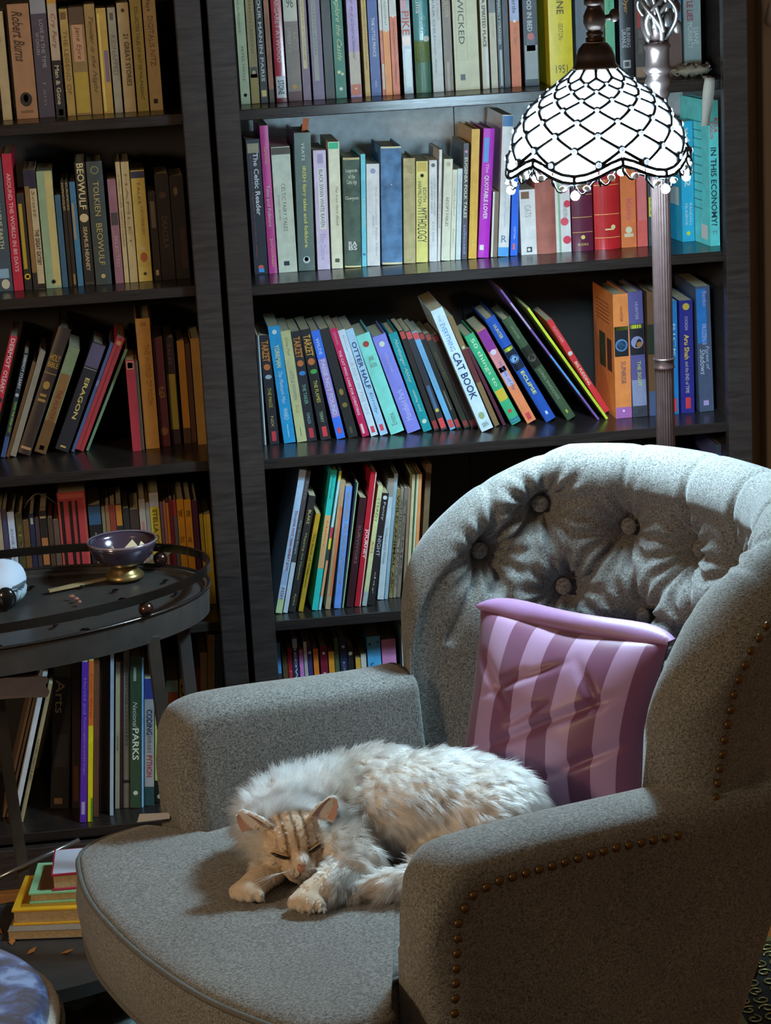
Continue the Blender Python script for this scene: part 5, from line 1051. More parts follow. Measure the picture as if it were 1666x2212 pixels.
# ------------------------------------------------------------------ rug, floor register, blanket, small things
def rug_mat():
    m = bpy.data.materials.new('rug_wool'); m.use_nodes = True; nt = m.node_tree; b = nt.nodes['Principled BSDF']; b.inputs['Roughness'].default_value = .95
    tc = nt.nodes.new('ShaderNodeTexCoord'); n = nt.nodes.new('ShaderNodeTexNoise'); n.inputs['Scale'].default_value = 14; n.inputs['Detail'].default_value = 6
    nt.links.new(tc.outputs['Object'], n.inputs['Vector']); r = nt.nodes.new('ShaderNodeValToRGB'); e = r.color_ramp.elements
    e[0].position = .38; e[0].color = (*lin('2a3236'), 1); e[1].position = .72; e[1].color = (*lin('7fa0a6'), 1)
    k = e.new(.55); k.color = (*lin('4c4f47'), 1)
    nt.links.new(n.outputs['Fac'], r.inputs[0]); nt.links.new(r.outputs[0], b.inputs['Base Color'])
    n2 = nt.nodes.new('ShaderNodeTexNoise'); n2.inputs['Scale'].default_value = 300; nt.links.new(tc.outputs['Object'], n2.inputs['Vector'])
    bp = nt.nodes.new('ShaderNodeBump'); bp.inputs['Strength'].default_value = .6; bp.inputs['Distance'].default_value = .003; nt.links.new(n2.outputs['Fac'], bp.inputs['Height']); nt.links.new(bp.outputs[0], b.inputs['Normal'])
    return m
rg = MB().bbox(-1.6, .50, -2.6, -.30, .0, .008, .003, 1).build('rug', rug_mat()); tag(rg, 'mottled blue grey rug under the armchair and table', 'rug')
# brass floor register with cut scrollwork
reg = empty('floor_register', (.735, -.66, 0), radians(0)); tag(reg, 'brass floor register with scrollwork grille right of the armchair', 'register')
M_BR = mat('a8a06a', .35, .8)
fr = MB(); 
for a in ((-.085, .085, -.16, -.145), (-.085, .085, .145, .16), (-.085, -.072, -.145, .145), (.072, .085, -.145, .145)): fr.box(*a, .0005, .006)
fr.build('register_frame', M_BR, reg)
MB().box(-.0719, .0719, -.1449, .1449, .0003, .001).build('dark_duct', mat('100d0a', .9), reg)
for i in range(5):
    for j in range(10):
        cx, cy = -.058+.029*i, -.13+.029*j; p = []
        for k in range(14):
            f = k/13; an = f*2.2*pi*(1 if (i+j) % 2 else -1)+(i*1.1+j*.7); r = .0035+.0095*f; p.append((cx+r*cos(an), cy+r*sin(an), .0035))
        MB().tube(p, .0019, 5).build('scroll', M_BR, reg, smooth=True)
# fleece throw on the seat in the foreground corner
def fleece():
    m = bpy.data.materials.new('blue_fleece'); m.use_nodes = True; nt = m.node_tree; b = nt.nodes['Principled BSDF']; b.inputs['Roughness'].default_value = .95; b.inputs['Sheen Weight'].default_value = .5
    tc = nt.nodes.new('ShaderNodeTexCoord'); n = nt.nodes.new('ShaderNodeTexNoise'); n.inputs['Scale'].default_value = 26; n.inputs['Detail'].default_value = 4; n.inputs['Distortion'].default_value = .6
    nt.links.new(tc.outputs['Object'], n.inputs['Vector']); r = nt.nodes.new('ShaderNodeValToRGB'); e = r.color_ramp.elements
    e[0].position = .42; e[0].color = (*lin('1c2440'), 1); e[1].position = .66; e[1].color = (*lin('7f9ccc'), 1); k = e.new(.53); k.color = (*lin('33508a'), 1)
    nt.links.new(n.outputs['Fac'], r.inputs[0]); nt.links.new(r.outputs[0], b.inputs['Base Color'])
    return m
stool = empty('footstool', (-.625, -1.20, 0)); tag(stool, 'footstool under a blue fleece throw in the lower left corner', 'stool')
rows = []
zc = .33
for i in range(25):
    f = i/24; rr = .285*sin(f*pi/2)**.75; z = zc+.05-.034*(f**6)
    rows.append([(rr*cos(2*pi*k/64)*(1+.015*sin(5*2*pi*k/64)), rr*sin(2*pi*k/64), z+.003*sin(7*2*pi*k/64+f*6)*f) for k in range(64)])
mb = MB().grid(rows, False, True); mb.build('fleece_throw', fleece(), stool, smooth=True)
edge = [(.287*cos(2*pi*k/64)*(1+.015*sin(5*2*pi*k/64)), .287*sin(2*pi*k/64), zc+.014+.003*sin(7*2*pi*k/64+6)) for k in range(64)]
MB().tube(edge, .010, 8, True).build('white_binding', mat('d8d4c6', .9, noise=.2, nscale=200), stool, smooth=True)
MB().tube([(p[0]*1.04, p[1]*1.04, p[2]-.012) for p in edge], .004, 6, True).build('seat_piping', mat('6a6a66', .8), stool, smooth=True)
for k in range(40):
    p = edge[int(k*1.6)]; MB().tube([(p[0]*.98, p[1]*.98, p[2]+.009), (p[0]*1.035, p[1]*1.035, p[2]+.002), (p[0]*1.02, p[1]*1.02, p[2]-.008)], .0016, 5).build('whip_stitch', mat('8fa4c4', .8), stool)
MB().lathe([(.27, .335), (.288, .30), (.285, .14), (.25, .10)], 48).build('stool_body', mat('3a3734', .9), stool, smooth=True)
for k in range(4):
    an = k*pi/2+.6; MB().tube([(.15*cos(an), .15*sin(an), .102), (.16*cos(an), .16*sin(an), .0110)], [.018, .013], 12).build('leg', mat('23170f', .4), stool, smooth=True)
# tag on the edge of the seat
A = atz(290, 1774, .452); tgp = MB().add([(0, 0, 0), (.045, .002, 0), (.046, .013, .004), (.004, .014, .006), (0, 0, .0005), (.045, .002, .0005), (.046, .013, .0045), (.004, .014, .0065)], [(0, 1, 2, 3), (4, 5, 6, 7), (0, 1, 5, 4), (1, 2, 6, 5), (2, 3, 7, 6), (3, 0, 4, 7)]).build('paper_tag', mat('cfd4e0', .7)); tgp.location = (A[0]+.004, A[1]-.004, .4515)
tag(tgp, 'white paper tag on the far edge of the seat cushion', 'tag')
# orange bookmark standing out of the slate green book, ribbon hanging from the top shelf
bkm = MB(); yb = .19
p0, p1 = aty(657, 283, yb), aty(664, 257, yb)
bkm.box(-.005, .005, 0, .0008, -.03, .022).build('bookmark', mat('d8682c', .6), None, (p0[0]+.001, yb, p0[2])); o = bpy.data.objects['bookmark']; o.rotation_euler = (0, .18, 0); tag(o, 'orange bookmark sticking out above the slate green book', 'bookmark')
rb = []
for i in range(12):
    f = i/11; q = aty(lerp(1534, 1524, f), lerp(168, 272, f), .02-.006*sin(f*3)); w = .0085+.001*sin(f*5)
    rb.append([(q[0]-w, q[1]+.002*sin(f*6), q[2]), (q[0]+w, q[1]-.002*sin(f*5), q[2]), (q[0]+w, q[1]+.0008-.002*sin(f*5), q[2]), (q[0]-w, q[1]+.0008+.002*sin(f*6), q[2])])
q = aty(1537, 160, .05); rb.insert(0, [(q[0]-.0085, .08, 1.3366), (q[0]+.0085, .08, 1.3366), (q[0]+.0085, .08, 1.3374), (q[0]-.0085, .08, 1.3374)]); rb.insert(1, [(rb[1][k][0], .024, (1.3362, 1.3362, 1.337, 1.337)[k]) for k in range(4)])
tag(MB().grid(rb, False, True).build('ribbon', mat('b4b4ac', .6, noise=.1), None, smooth=True), 'grey satin ribbon hanging over the right end of the top shelf', 'ribbon')
# crumpled cloth and chrome clip on the top shelf
q = aty(1492, 162, .085); rows = []
for i in range(15):
    rows.append([(.036*sin(pi*i/14)*cos(2*pi*k/24)*(1+.25*sin(3*k)+.1*sin(7*k+i)), .018*sin(pi*i/14)*sin(2*pi*k/24), .011*cos(pi*i/14)*(.75+.45*sin(2.3*k+i*1.4))+.0125) for k in range(24)])
o = MB().grid(rows, False, True).build('crumpled_cloth', mat('8a8272', .9, noise=.2), None, (q[0], .085, 1.3355), smooth=True); tag(o, 'small crumpled beige cloth on the top shelf beside the ribbon', 'cloth')
q = aty(1528, 143, .10); o = MB().tube([(-.006, 0, .004), (.004, 0, .006), (.008, 0, .016), (.002, 0, .022)], .0035, 8).build('metal_clip', mat('b4bcc0', .15, .95), None, (q[0]-.002, .108, 1.3357), smooth=True); tag(o, 'small chrome clip beside the crumpled cloth', 'clip')
# white pull hanging on the door casing
q = aty(1662, 36, .36); o = MB().lathe([(.001, .030), (.004, .026), (.008, .012), (.012, -.004), (.012, -.012), (.007, -.018), (.001, -.02)], 20).build('cord_pull', mat('dcdce4', .4), None, (q[0]+.004, .36, q[2]), smooth=True); tag(o, 'white teardrop cord pull in the upper right corner', 'pull')
MB().tube([(0, 0, .028), (0, 0, .35)], .0012, 6).build('cord', mat('c8c8c0', .7), o)
# small wire arch left on the fourth shelf
p = [aty(*t, .12) for t in ((52, 1098), (60, 1083), (72, 1070), (82, 1066), (95, 1070), (110, 1079), (122, 1088))]
tag(MB().tube(p, .0009, 6).build('wire_loop', mat('7a6c60', .4, .6), None, smooth=True), 'thin bent wire standing above the dark paperbacks', 'wire')
# ------------------------------------------------------------------ striped satin pillow
def pillow_mat():
    m = bpy.data.materials.new('striped_satin'); m.use_nodes = True; nt = m.node_tree; b = nt.nodes['Principled BSDF']
    b.inputs['Roughness'].default_value = .42; b.inputs['Sheen Weight'].default_value = .4
    tc = nt.nodes.new('ShaderNodeTexCoord'); sp_ = nt.nodes.new('ShaderNodeSeparateXYZ'); nt.links.new(tc.outputs['UV'], sp_.inputs[0])
    mu = nt.nodes.new('ShaderNodeMath'); mu.operation = 'MULTIPLY'; mu.inputs[1].default_value = 4.4; nt.links.new(sp_.outputs[0], mu.inputs[0])
    fr_ = nt.nodes.new('ShaderNodeMath'); fr_.operation = 'FRACT'; nt.links.new(mu.outputs[0], fr_.inputs[0])
    gt = nt.nodes.new('ShaderNodeMath'); gt.operation = 'GREATER_THAN'; gt.inputs[1].default_value = .5; nt.links.new(fr_.outputs[0], gt.inputs[0])
    mx = nt.nodes.new('ShaderNodeMix'); mx.data_type = 'RGBA'; mx.inputs[6].default_value = (*lin('6c3656'), 1); mx.inputs[7].default_value = (*lin('a07a9c'), 1); nt.links.new(gt.outputs[0], mx.inputs[0])
    nt.links.new(mx.outputs[2], b.inputs['Base Color'])
    return m
PW, PH_ = .30, .262
pil = empty('throw_pillow'); tag(pil, 'mauve striped satin throw pillow leaning on the chair back', 'pillow')
def crease(u, v):
    d = 0.
    for (x0, y0, x1, y1, dp, w) in ((.15, .25, .9, .72, .011, .018), (.1, .55, .62, .86, .006, .014), (.45, .12, .98, .5, .008, .016), (.05, .8, .35, .5, .007, .02), (.6, .9, .82, .6, .006, .015), (.3, .42, .55, .62, .008, .015), (.22, .62, .4, .78, .005, .012)):
        ex, ey = x1-x0, y1-y0; t = max(0, min(1, ((u-x0)*ex+(v-y0)*ey)/(ex*ex+ey*ey))); r = (u-x0-t*ex)**2+(v-y0-t*ey)**2
        d -= dp*exp(-r/(2*w*w))*sin(pi*min(1, max(0, t)))
    return d+.004*sin(u*14+v*5)*sin(v*11)*(u*(1-u)*v*(1-v)*8)
def pillow_side(sg):
    rows = []; n = 60
    for i in range(n+1):
        r = []
        for j in range(n+1):
            u, v = i/n, j/n; e = max(0, 1-(2*u-1)**2)**.55*max(0, 1-(2*v-1)**2)**.55
            px = (u-.5)*PW*(1-.07*(1-(2*v-1)**2)); pz = (v-.5)*PH_*(1-.07*(1-(2*u-1)**2))
            r.append((px, sg*(.058*e+.001+(crease(u, v) if sg < 0 else 0)*min(1, e*2)), pz))
        rows.append(r)
    return rows
M_PIL = pillow_mat()
for nm, sg in (('pillow_front', -1), ('pillow_back', 1)):
    rows = pillow_side(sg); o = MB(); n = 60; o.grid(rows); me = pydata(nm, o.v, o.f); uv = me.uv_layers.new(name='uv')
    for lp in me.loops: k = lp.vertex_index; uv.data[lp.index].uv = ((k//(n+1))/n, (k % (n+1))/n)
    link(nm, me, M_PIL, pil, smooth=True)
# the standing flange along the top seam
fl = []
for i in range(41):
    u = i/40; px = (u-.5)*PW*1.0; zt_ = PH_/2*(1-.07*(1-(2*u-1)**2))+.0; h = .020*(1-abs(2*u-1)**6)+.006; wob = .006*sin(u*9)
    fl.append([(px, -.002, zt_-.004), (px*1.02, -.012+wob, zt_+h*.2), (px*1.03, .004+wob, zt_+h), (px*1.03, .006+wob, zt_+h), (px*1.02, -.006+wob, zt_+h*.2), (px, .002, zt_-.004)])
me = MB().grid(fl, False, True); mm = pydata('flange', me.v, me.f); uv = mm.uv_layers.new(name='uv')
for lp in mm.loops: uv.data[lp.index].uv = (.6, .5)
link('flange', mm, mat('98709a', .45, name='satin_flange', noise=.05), pil, smooth=True)
# place by its corners: top edge along the measured line, leaning back
TL = np.array(atz(1040, 1312, .705)); TR = np.array(atz(1445, 1388, .700)); ux = (TR-TL)/np.linalg.norm(TR-TL)
nh = np.array([-ux[1], ux[0], 0.]); nh /= np.linalg.norm(nh); nh = nh if nh[1] > 0 else -nh
lean_ = radians(17); up = cos(lean_)*np.array([0, 0, 1.])+sin(lean_)*nh; up -= ux*(up@ux); up /= np.linalg.norm(up)
nn_ = np.cross(up, ux); nn_ = nn_ if nn_ @ nh > 0 else -nn_; topm = (TL+TR)/2
Mx = Matrix(((ux[0], nn_[0], up[0], 0), (ux[1], nn_[1], up[1], 0), (ux[2], nn_[2], up[2], 0), (0, 0, 0, 1)))
cen = topm-up*(PH_/2)
Mx.translation = Vector(cen); pil.matrix_world = Mx
pil['w'] = 0; del pil['w']
# ------------------------------------------------------------------ the sleeping cat
CATP = (.10, -1.07, .455)
def W(px, py, z): return np.array(atz(px, py, z))
def blob(mb, c, r, ax=None):
    k0 = len(mb.v); mb.ball((0, 0, 0), r, 28, 18)
    A = np.array(ax) if ax is not None else np.eye(3)
    for i in range(k0, len(mb.v)): mb.v[i] = tuple(np.array(c)+A @ np.array(mb.v[i]))
def ear_frame(base0, base1, tip):
    b0, b1, t = map(np.array, (base0, base1, tip)); m = (b0+b1)/2; return m, b1-b0, t-m
cb = MB()
HC = W(628, 1806, .512)
blob(cb, W(930, 1728, .520), (.122, .084, .060))
blob(cb, W(1045, 1745, .512), (.078, .082, .056))
blob(cb, W(1000, 1800, .490), (.080, .055, .042))
blob(cb, W(820, 1715, .520), (.085, .080, .058))
blob(cb, W(715, 1745, .515), (.070, .070, .055))
blob(cb, W(630, 1755, .515), (.062, .058, .050))
blob(cb, W(740, 1830, .490), (.045, .05, .034))
blob(cb, HC, (.047, .046, .041))
blob(cb, W(585, 1830, .490), (.026, .026, .022)); blob(cb, W(690, 1822, .495), (.026, .026, .022))
MUZ = W(648, 1868, .487)
blob(cb, MUZ, (.021, .024, .018)); blob(cb, W(646, 1886, .472), (.017, .016, .012))
blob(cb, W(650, 1852, .500), (.011, .022, .011))
# fore legs with toes
def leg(path, r): cb.tube(path, r, 16)
PL, PR = W(543, 1917, .468), W(668, 1938, .468)
LEGL = [W(640, 1830, .485), W(605, 1862, .476), W(570, 1893, .472), PL]; leg(LEGL, [.026, .021, .0185, .0180])
LEGR = [W(790, 1850, .488), W(745, 1885, .480), W(705, 1915, .475), PR]; leg(LEGR, [.030, .0245, .0205, .0190])
for P0, dx in ((PL, -.5), (PR, -.35)):
    d = np.array([dx, -1, 0.]); d /= np.linalg.norm(d); s = np.array([-d[1], d[0], 0])
    blob(cb, P0+d*.006, (.0215, .0205, .0150))
    for k in range(4): blob(cb, P0+d*(.021-.004*abs(k-1.5))+s*(.0118*(k-1.5))+np.array([0, 0, -.002]), (.0064, .0110, .0098))
# hind foot and tail
leg([W(1010, 1835, .480), W(930, 1862, .474), W(880, 1872, .470)], [.03, .022, .016])
TAIL = [W(1120, 1800, .478), W(1040, 1868, .474), (W(960, 1890, .474)), W(880, 1905, .473), W(815, 1918, .470), W(775, 1924, .468)]
leg(TAIL, [.024, .022, .021, .019, .016, .010])
# ears
EARS = [((530, 1792, .530), (596, 1780, .543), (520, 1750, .560)), ((660, 1764, .545), (722, 1776, .534), (722, 1718, .568))]
for b0, b1, tp in EARS:
    b0, b1, tp = W(*b0), W(*b1), W(*tp); m = (b0+b1)/2; n = np.cross(b1-b0, tp-m); n /= np.linalg.norm(n)
    if n[1] > 0: n = -n
    rows = []
    for i in range(10):
        f = i/9; wd_ = 1-f**2.2*.78; r = []
        for k in range(16):
            a = 2*pi*k/16; c = m+(tp-m)*f
            r.append(c+(b1-b0)*.5*wd_*cos(a)+n*(.0052*(1-.3*f)*sin(a)-.006*(1-f)*0+.006*cos(a)**2*(1-f)))
        rows.append(r)
    k0 = len(cb.v); cb.grid(rows, False, True); cb.f.append(tuple(k0+k for k in range(16))); cb.f.append(tuple(k0+9*16+k for k in range(16)))
tmp = pydata('cat_tmp', cb.v, cb.f); bm = bmesh.new(); bm.from_mesh(tmp); bmesh.ops.remove_doubles(bm, verts=bm.verts, dist=1e-6); bmesh.ops.recalc_face_normals(bm, faces=bm.faces); bm.to_mesh(tmp); bm.free()
to = bpy.data.objects.new('cat_tmp', tmp); col.objects.link(to)
md = to.modifiers.new('r', 'REMESH'); md.mode = 'VOXEL'; md.voxel_size = .0030
m2 = to.modifiers.new('s', 'SMOOTH'); m2.factor = .5; m2.iterations = 2
dg = bpy.context.evaluated_depsgraph_get(); ev = to.evaluated_get(dg); skin = bpy.data.meshes.new_from_object(ev); bpy.data.objects.remove(to); bpy.data.meshes.remove(tmp)
skin.name = 'cat_body'
nv = len(skin.vertices); V = np.zeros(nv*3); skin.vertices.foreach_get('co', V); V = V.reshape(-1, 3)
zmin = .4555
V[:, 2] = np.maximum(V[:, 2], zmin+.0004)
cat_ = empty('cat', (CATP[0], CATP[1], zmin)); tag(cat_, 'fluffy cream and silver tabby cat asleep on the armchair seat', 'cat')
V2 = V-np.array([CATP[0], CATP[1], zmin]); skin.vertices.foreach_set('co', V2.ravel()); skin.update()
skin.materials.clear()
# colour of the coat by place, stored on the skin and on every hair
def hashn(p, s):
    q = np.sin(p*s+np.array([1.3, 4.1, 2.2])); return np.sin(q[:, 0]*2.1+q[:, 1]*3.3+q[:, 2]*1.7+np.sin(p[:, 0]*s*1.7)*2)
lc = lambda h: np.array(lin(h))
UP = np.array([0, 0, 1.])
FWD = MUZ-HC; FWD = FWD/np.linalg.norm(FWD); RT = np.array([1., .05, 0]); RT -= FWD*(RT@FWD); RT /= np.linalg.norm(RT); TOPH = np.cross(RT, FWD); TOPH = TOPH if TOPH[2] > 0 else -TOPH
def coat(p):
    n = len(p); base = np.tile(lc('e6ddd2'), (n, 1))
    def mixc(w, h):
        nonlocal base
        w = np.clip(w, 0, 1)[:, None]; base = base*(1-w)+lc(h)*w
    xw, yw, zw = p[:, 0], p[:, 1], p[:, 2]
    mixc(.62*np.clip((hashn(p, 55.)+hashn(p*np.array([.35, 1, 1]), 120.))*.5+.1, 0, 1)*(xw > 0.03), '8f7d6c')
    mixc(.7*np.exp(-((yw+.985-.1*(xw-.1))/.028)**2)*(xw > .02)*(.5+.5*hashn(p, 70.)), '7d6c5c')                 # darker saddle on the far side
    mixc(.75*np.exp(-((xw-.058)/.018)**2)*(zw > .505), '7a6650')                                                   # dark collar behind the ruff
    mixc(.6*np.clip((xw-.265)/.05, 0, 1), 'a8937a')
    d = p-HC; f = d@FWD; r = d@RT; t = d@TOPH; rad = np.sqrt(r*r+t*t)
    head = np.clip(1-(np.linalg.norm(d, axis=1)-.046)/.012, 0, 1)*(f > -.012)
    mixc(.62*head, 'e6bf90')
    mz = np.clip(1-np.linalg.norm(p-MUZ, axis=1)/.034, 0, 1); mixc(.9*mz, 'd8aa74')
    stripe = np.clip(np.cos(r*2*pi/.0135)*1.6-.5, 0, 1)*(t > .004)*(abs(r) < .026)
    mixc(.9*head*stripe, '5e452e')
    ck = np.clip(np.cos(t*2*pi/.017+abs(r)*60)*1.5-.6, 0, 1)*(abs(r) > .028); mixc(.4*head*ck, '8f7050')
    for LG in (LEGL, LEGR):
        dl = np.min([np.linalg.norm(p-q, axis=1) for q in LG[1:]], axis=0); mixc(.8*np.clip(1.6-dl/.03, 0, 1)*(zw < .5), 'ead8bc')
    for P0 in (PL, PR):
        w = np.clip(1-np.linalg.norm(p-P0, axis=1)/.085, 0, 1)*(zw < .495); mixc(.35*w*(np.sin(np.linalg.norm(p-P0, axis=1)*260) > .2), 'b89060')
        w2 = np.clip(1-np.linalg.norm(p-P0, axis=1)/.032, 0, 1); mixc(.35*w2, 'd0aa78')
    td = np.min([np.linalg.norm(p-q, axis=1) for q in TAIL[1:]], axis=0); mixc(.75*np.clip(1-td/.045, 0, 1)*(zw < .50)*(.6+.4*hashn(p, 60.)), '86766c')
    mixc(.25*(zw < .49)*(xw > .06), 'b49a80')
    return np.clip(base, 0, 1)
ca = skin.color_attributes.new('coat', 'FLOAT_COLOR', 'POINT'); cc = np.ones((nv, 4)); cc[:, :3] = coat(V)*.8; ca.data.foreach_set('color', cc.ravel())
msk = bpy.data.materials.new('cat_skin'); msk.use_nodes = True; b = msk.node_tree.nodes['Principled BSDF']; b.inputs['Roughness'].default_value = .9
an = msk.node_tree.nodes.new('ShaderNodeAttribute'); an.attribute_name = 'coat'; msk.node_tree.links.new(an.outputs['Color'], b.inputs['Base Color'])
body = link('cat_body', skin, msk, cat_, smooth=True)
# fur
skin.calc_loop_triangles(); nt_ = len(skin.loop_triangles); TI = np.zeros(nt_*3, int); skin.loop_triangles.foreach_get('vertices', TI); TI = TI.reshape(-1, 3)
A_, B_, C_ = V[TI[:, 0]], V[TI[:, 1]], V[TI[:, 2]]; NR = np.cross(B_-A_, C_-A_); AR = np.linalg.norm(NR, axis=1)/2; NR = NR/(2*AR[:, None]+1e-12)
vn = np.zeros((nv, 3))
for k in range(3): np.add.at(vn, TI[:, k], NR*AR[:, None])
vn /= np.linalg.norm(vn, axis=1)[:, None]+1e-12
rg_ = np.random.RandomState(4)
def sample(n, wt):
    pr_ = AR*wt; pr_ /= pr_.sum(); idx = rg_.choice(nt_, n, p=pr_); r1, r2 = np.sqrt(rg_.rand(n)), rg_.rand(n)
    w = np.stack([1-r1, r1*(1-r2), r1*r2], 1)
    return (w[:, :, None]*np.stack([A_[idx], B_[idx], C_[idx]], 1)).sum(1), (w[:, :, None]*vn[TI[idx]]).sum(1)
cenT = (A_+B_+C_)/3
hd = np.linalg.norm(cenT-HC, axis=1)
def field(p, n):
    """length, lift and flow of the coat at p"""
    m = len(p); d = p-HC; dist = np.linalg.norm(d, axis=1); f = d@FWD
    L = np.full(m, .021); lift = np.full(m, .26)
    flow = np.tile(np.array([.9, -.25, -.30]), (m, 1)); flow[:, 1] += .3*np.sin(p[:, 0]*45+p[:, 2]*30); flow[:, 2] += .25*np.sin(p[:, 0]*60+p[:, 1]*50)
    side = (n[:, 1] < 0); flow[side, 2] -= .25
    head = ((dist < .060) & (f > -.012)) | (np.linalg.norm(p-MUZ, axis=1) < .036)
    rf = (p[:, 0] < .060) & ~head; L[rf] = .028; lift[rf] = .50
    fr = d.copy(); fr[:, 2] += .01; flow[rf] = fr[rf]/(dist[rf][:, None]+1e-9)+np.array([.1, 0, .05])
    L[head] = .0065; lift[head] = .35
    fn = p-(MUZ+TOPH*.008); flow[head] = fn[head]/(np.linalg.norm(fn[head], axis=1)[:, None]+1e-9)
    ck = head & (np.abs(d@RT) > .034); L[ck] = .014
    mzz = np.linalg.norm(p-MUZ, axis=1) < .026; L[mzz] = .0035
    for b0, b1, tp in EARS:
        m0 = (W(*b0)+W(*b1))/2; tp = W(*tp); c = m0+(tp-m0)*.55; e = np.linalg.norm(p-c, axis=1) < .024; L[e] = .0055; lift[e] = .25; flow[e] = (tp-m0)/np.linalg.norm(tp-m0)
    for LG in (LEGL, LEGR):
        pts_ = [LG[i]+(LG[i+1]-LG[i])*f for i in range(3) for f in np.linspace(0, 1, 6)][4:]
        dd = np.min([np.linalg.norm(p-q, axis=1) for q in pts_], axis=0); e = (dd < .034) & (p[:, 2] < .503) & ~head
        dp = np.linalg.norm(p-LG[3], axis=1); L[e] = .0040+.0105*np.clip((dp[e]-.022)/.045, 0, 1); lift[e] = .34; fl_ = (LG[3]-LG[0]); flow[e] = fl_/np.linalg.norm(fl_)
    td = np.min([np.linalg.norm(p-q, axis=1) for q in TAIL[2:]], axis=0); e = (td < .035) & (p[:, 2] < .495); L[e] = .024; flow[e] = np.array([-.95, -.25, -.12]); lift[e] = .3
    L[(p[:, 2] < .485) & (p[:, 0] < -.02)] *= .6; L[p[:, 2] < .462] *= .5
    return L, lift, flow
NG, NC = 8000, 18
wt = np.where(hd < .062, 3.2, 1.0)
for P0 in (PL, PR): wt = np.where(np.linalg.norm(cenT-P0, axis=1) < .07, 3.4, wt)
for MUL in (1,):
    gp, gn = sample(NG, wt); keep = gp[:, 2] > zmin+.001; gp, gn = gp[keep], gn[keep]
    L, lift, flow = field(gp, gn); NG = len(gp)
    flow = flow-gn*(flow*gn).sum(1)[:, None]; flow /= np.linalg.norm(flow, axis=1)[:, None]+1e-9
    flow += .20*rg_.randn(NG, 3); lift = np.clip(lift+.11*rg_.randn(NG), .08, .9)
    gd = gn*lift[:, None]+flow*(1-lift)[:, None]; gd /= np.linalg.norm(gd, axis=1)[:, None]
    gl = L*(.75+.5*rg_.rand(NG))
    t1 = np.cross(gn, rg_.randn(NG, 3)); t1 /= np.linalg.norm(t1, axis=1)[:, None]; t2 = np.cross(gn, t1)
    n = NG*NC; gi = np.repeat(np.arange(NG), NC); rad_ = .0048*np.sqrt(rg_.rand(n)); an_ = rg_.rand(n)*2*pi
    off = t1[gi]*(rad_*np.cos(an_))[:, None]+t2[gi]*(rad_*np.sin(an_))[:, None]
    sh_ = np.clip(gl[gi]/.02, .35, 1)[:, None]; off *= sh_
    root = gp[gi]+off-gn[gi]*.0012
    ln = gl[gi]*(.7+.5*rg_.rand(n)); dr = gd[gi]+.10*rg_.randn(n, 3); dr /= np.linalg.norm(dr, axis=1)[:, None]
    K = 5; S = np.linspace(0, 1, K); pos = np.zeros((n, K, 3)); grav = np.array([0, 0, -1.])
    for k, s in enumerate(S):
        pos[:, k] = root-off*.55*s*s+dr*(ln*s)[:, None]+grav*(ln*.28*s*s)[:, None]
    pos[:, :, 2] = np.maximum(pos[:, :, 2], zmin+.0012)
    colr = coat(gp)[gi]*(.85+.3*rg_.rand(NG))[gi][:, None]*(.92+.16*rg_.rand(n))[:, None]
hc = bpy.data.hair_curves.new('fur'); hc.add_curves([K]*n)
pos -= np.array([CATP[0], CATP[1], zmin])
hc.attributes['position'].data.foreach_set('vector', pos.ravel().astype(np.float32))
ra = hc.attributes.get('radius') or hc.attributes.new('radius', 'FLOAT', 'POINT')
ra.data.foreach_set('value', np.tile(np.array([.00021, .00021, .00019, .00014, .00004], np.float32), n))
fa = hc.attributes.new('coat', 'FLOAT_COLOR', 'CURVE'); fc = np.ones((n, 4), np.float32); fc[:, :3] = np.clip(colr, 0, 1); fa.data.foreach_set('color', fc.ravel())
mf = bpy.data.materials.new('cat_fur'); mf.use_nodes = True; nt = mf.node_tree; nt.nodes.remove(nt.nodes['Principled BSDF'])
hb = nt.nodes.new('ShaderNodeBsdfHairPrincipled'); hb.parametrization = 'COLOR'; hb.inputs['Roughness'].default_value = .45; hb.inputs['Radial Roughness'].default_value = .5
an = nt.nodes.new('ShaderNodeAttribute'); an.attribute_name = 'coat'; nt.links.new(an.outputs['Color'], hb.inputs['Color']); nt.links.new(hb.outputs[0], nt.nodes['Material Output'].inputs[0])
hc.materials.append(mf)
fur = bpy.data.objects.new('fur', hc); col.objects.link(fur); fur.parent = cat_; fur['kind'] = 'stuff'
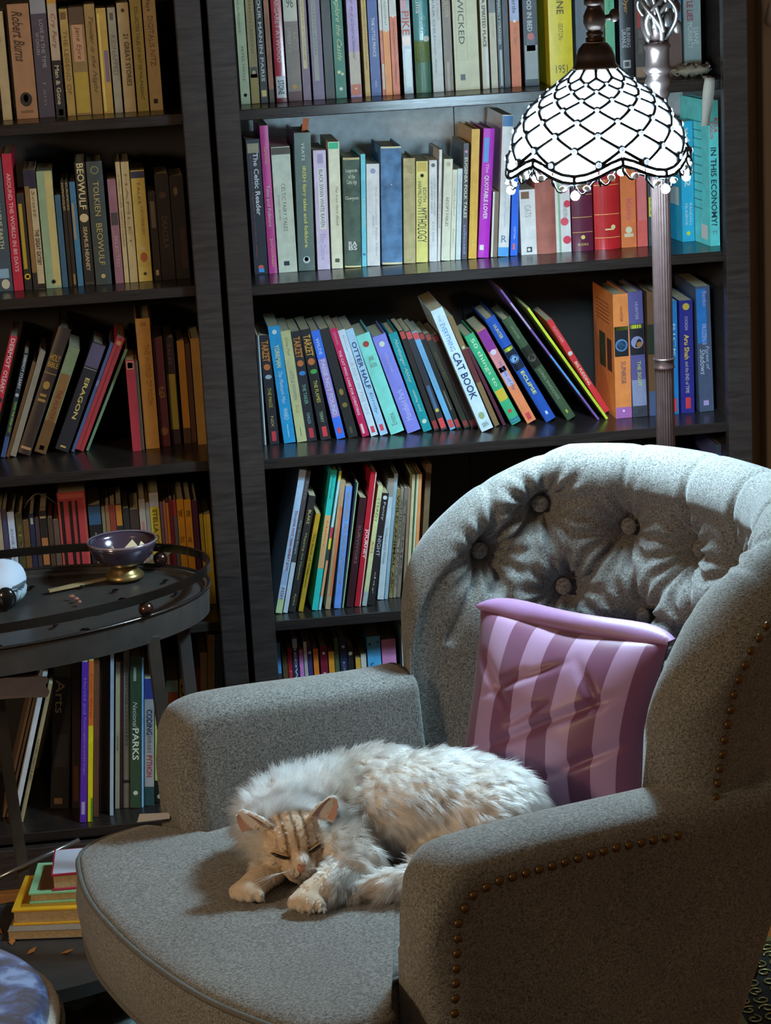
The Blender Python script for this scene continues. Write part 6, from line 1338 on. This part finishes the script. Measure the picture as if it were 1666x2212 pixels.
# face: closed eyes, nose, inner ears, whiskers
from mathutils.bvhtree import BVHTree
bvh = BVHTree.FromPolygons([Vector(p) for p in V], [tuple(t) for t in TI])
def onskin(px, py, lift_=.0016):
    d = Vector(ray(px, py)).normalized(); h = bvh.ray_cast(Vector(CAM), d)
    return np.array(h[0])+np.array(h[1])*lift_ if h[0] else W(px, py, .49)
Z0 = np.array([CATP[0], CATP[1], zmin])
for pts_ in (((588, 1840), (598, 1844), (609, 1848), (619, 1851), (627, 1853)), ((663, 1844), (670, 1838), (678, 1832), (686, 1827), (691, 1822))):
    P_ = [onskin(*q, .0030)-Z0 for q in pts_]
    MB().tube(P_, [.0008, .0022, .0027, .0022, .0008], 8).build('closed_eye', mat('1c120c', .25), cat_, smooth=True)
    P_ = [onskin(q[0], q[1]-5, .0026)-Z0 for q in pts_]; MB().tube(P_, [.0004, .0009, .0011, .0009, .0004], 6).build('eyelid', mat('caa87c', .7), cat_, smooth=True)
nz = [onskin(652, 1868, .002)-Z0, onskin(651, 1874, .0028)-Z0, onskin(650, 1880, .0015)-Z0]
MB().tube(nz, [.0052, .0048, .0022], 10).build('nose', mat('b07a62', .45), cat_, smooth=True)
MB().tube([onskin(649, 1884, .0016)-Z0, onskin(648, 1890, .0016)-Z0, onskin(640, 1896, .0016)-Z0], .0008, 6).build('mouth', mat('4a2c20', .6), cat_)
for b0, b1, tp in EARS:
    b0, b1, tp = W(*b0), W(*b1), W(*tp); m = (b0+b1)/2; n_ = np.cross(b1-b0, tp-m); n_ /= np.linalg.norm(n_)
    if n_[1] > 0: n_ = -n_
    rows = []
    for i in range(8):
        f = .12+.76*i/7; wd_ = (1-f**2.2*.8)*.78
        rows.append([m+(tp-m)*f+(b1-b0)*.5*wd_*s+n_*(.0072*(1-.3*f)-.0030*(1-s*s)+.006*s*s*(1-f))-Z0 for s in np.linspace(-1, 1, 9)])
    MB().grid(rows).build('inner_ear', mat('b48c80', .75, noise=.1), cat_, smooth=True)
for k in range(10):
    sgn = -1 if k < 5 else 1; a = onskin(648+sgn*12, 1874+(k % 5)*2, .002); e = a+RT*sgn*(.045+.006*(k % 3))+np.array([0, -.018, .004*((k % 5)-2)])
    MB().tube([a-Z0, (a+e)/2-Z0+np.array([0, 0, .003]), e-Z0], [.0003, .00025, .0001], 4).build('whisker', mat('e0dcd4', .4), cat_)
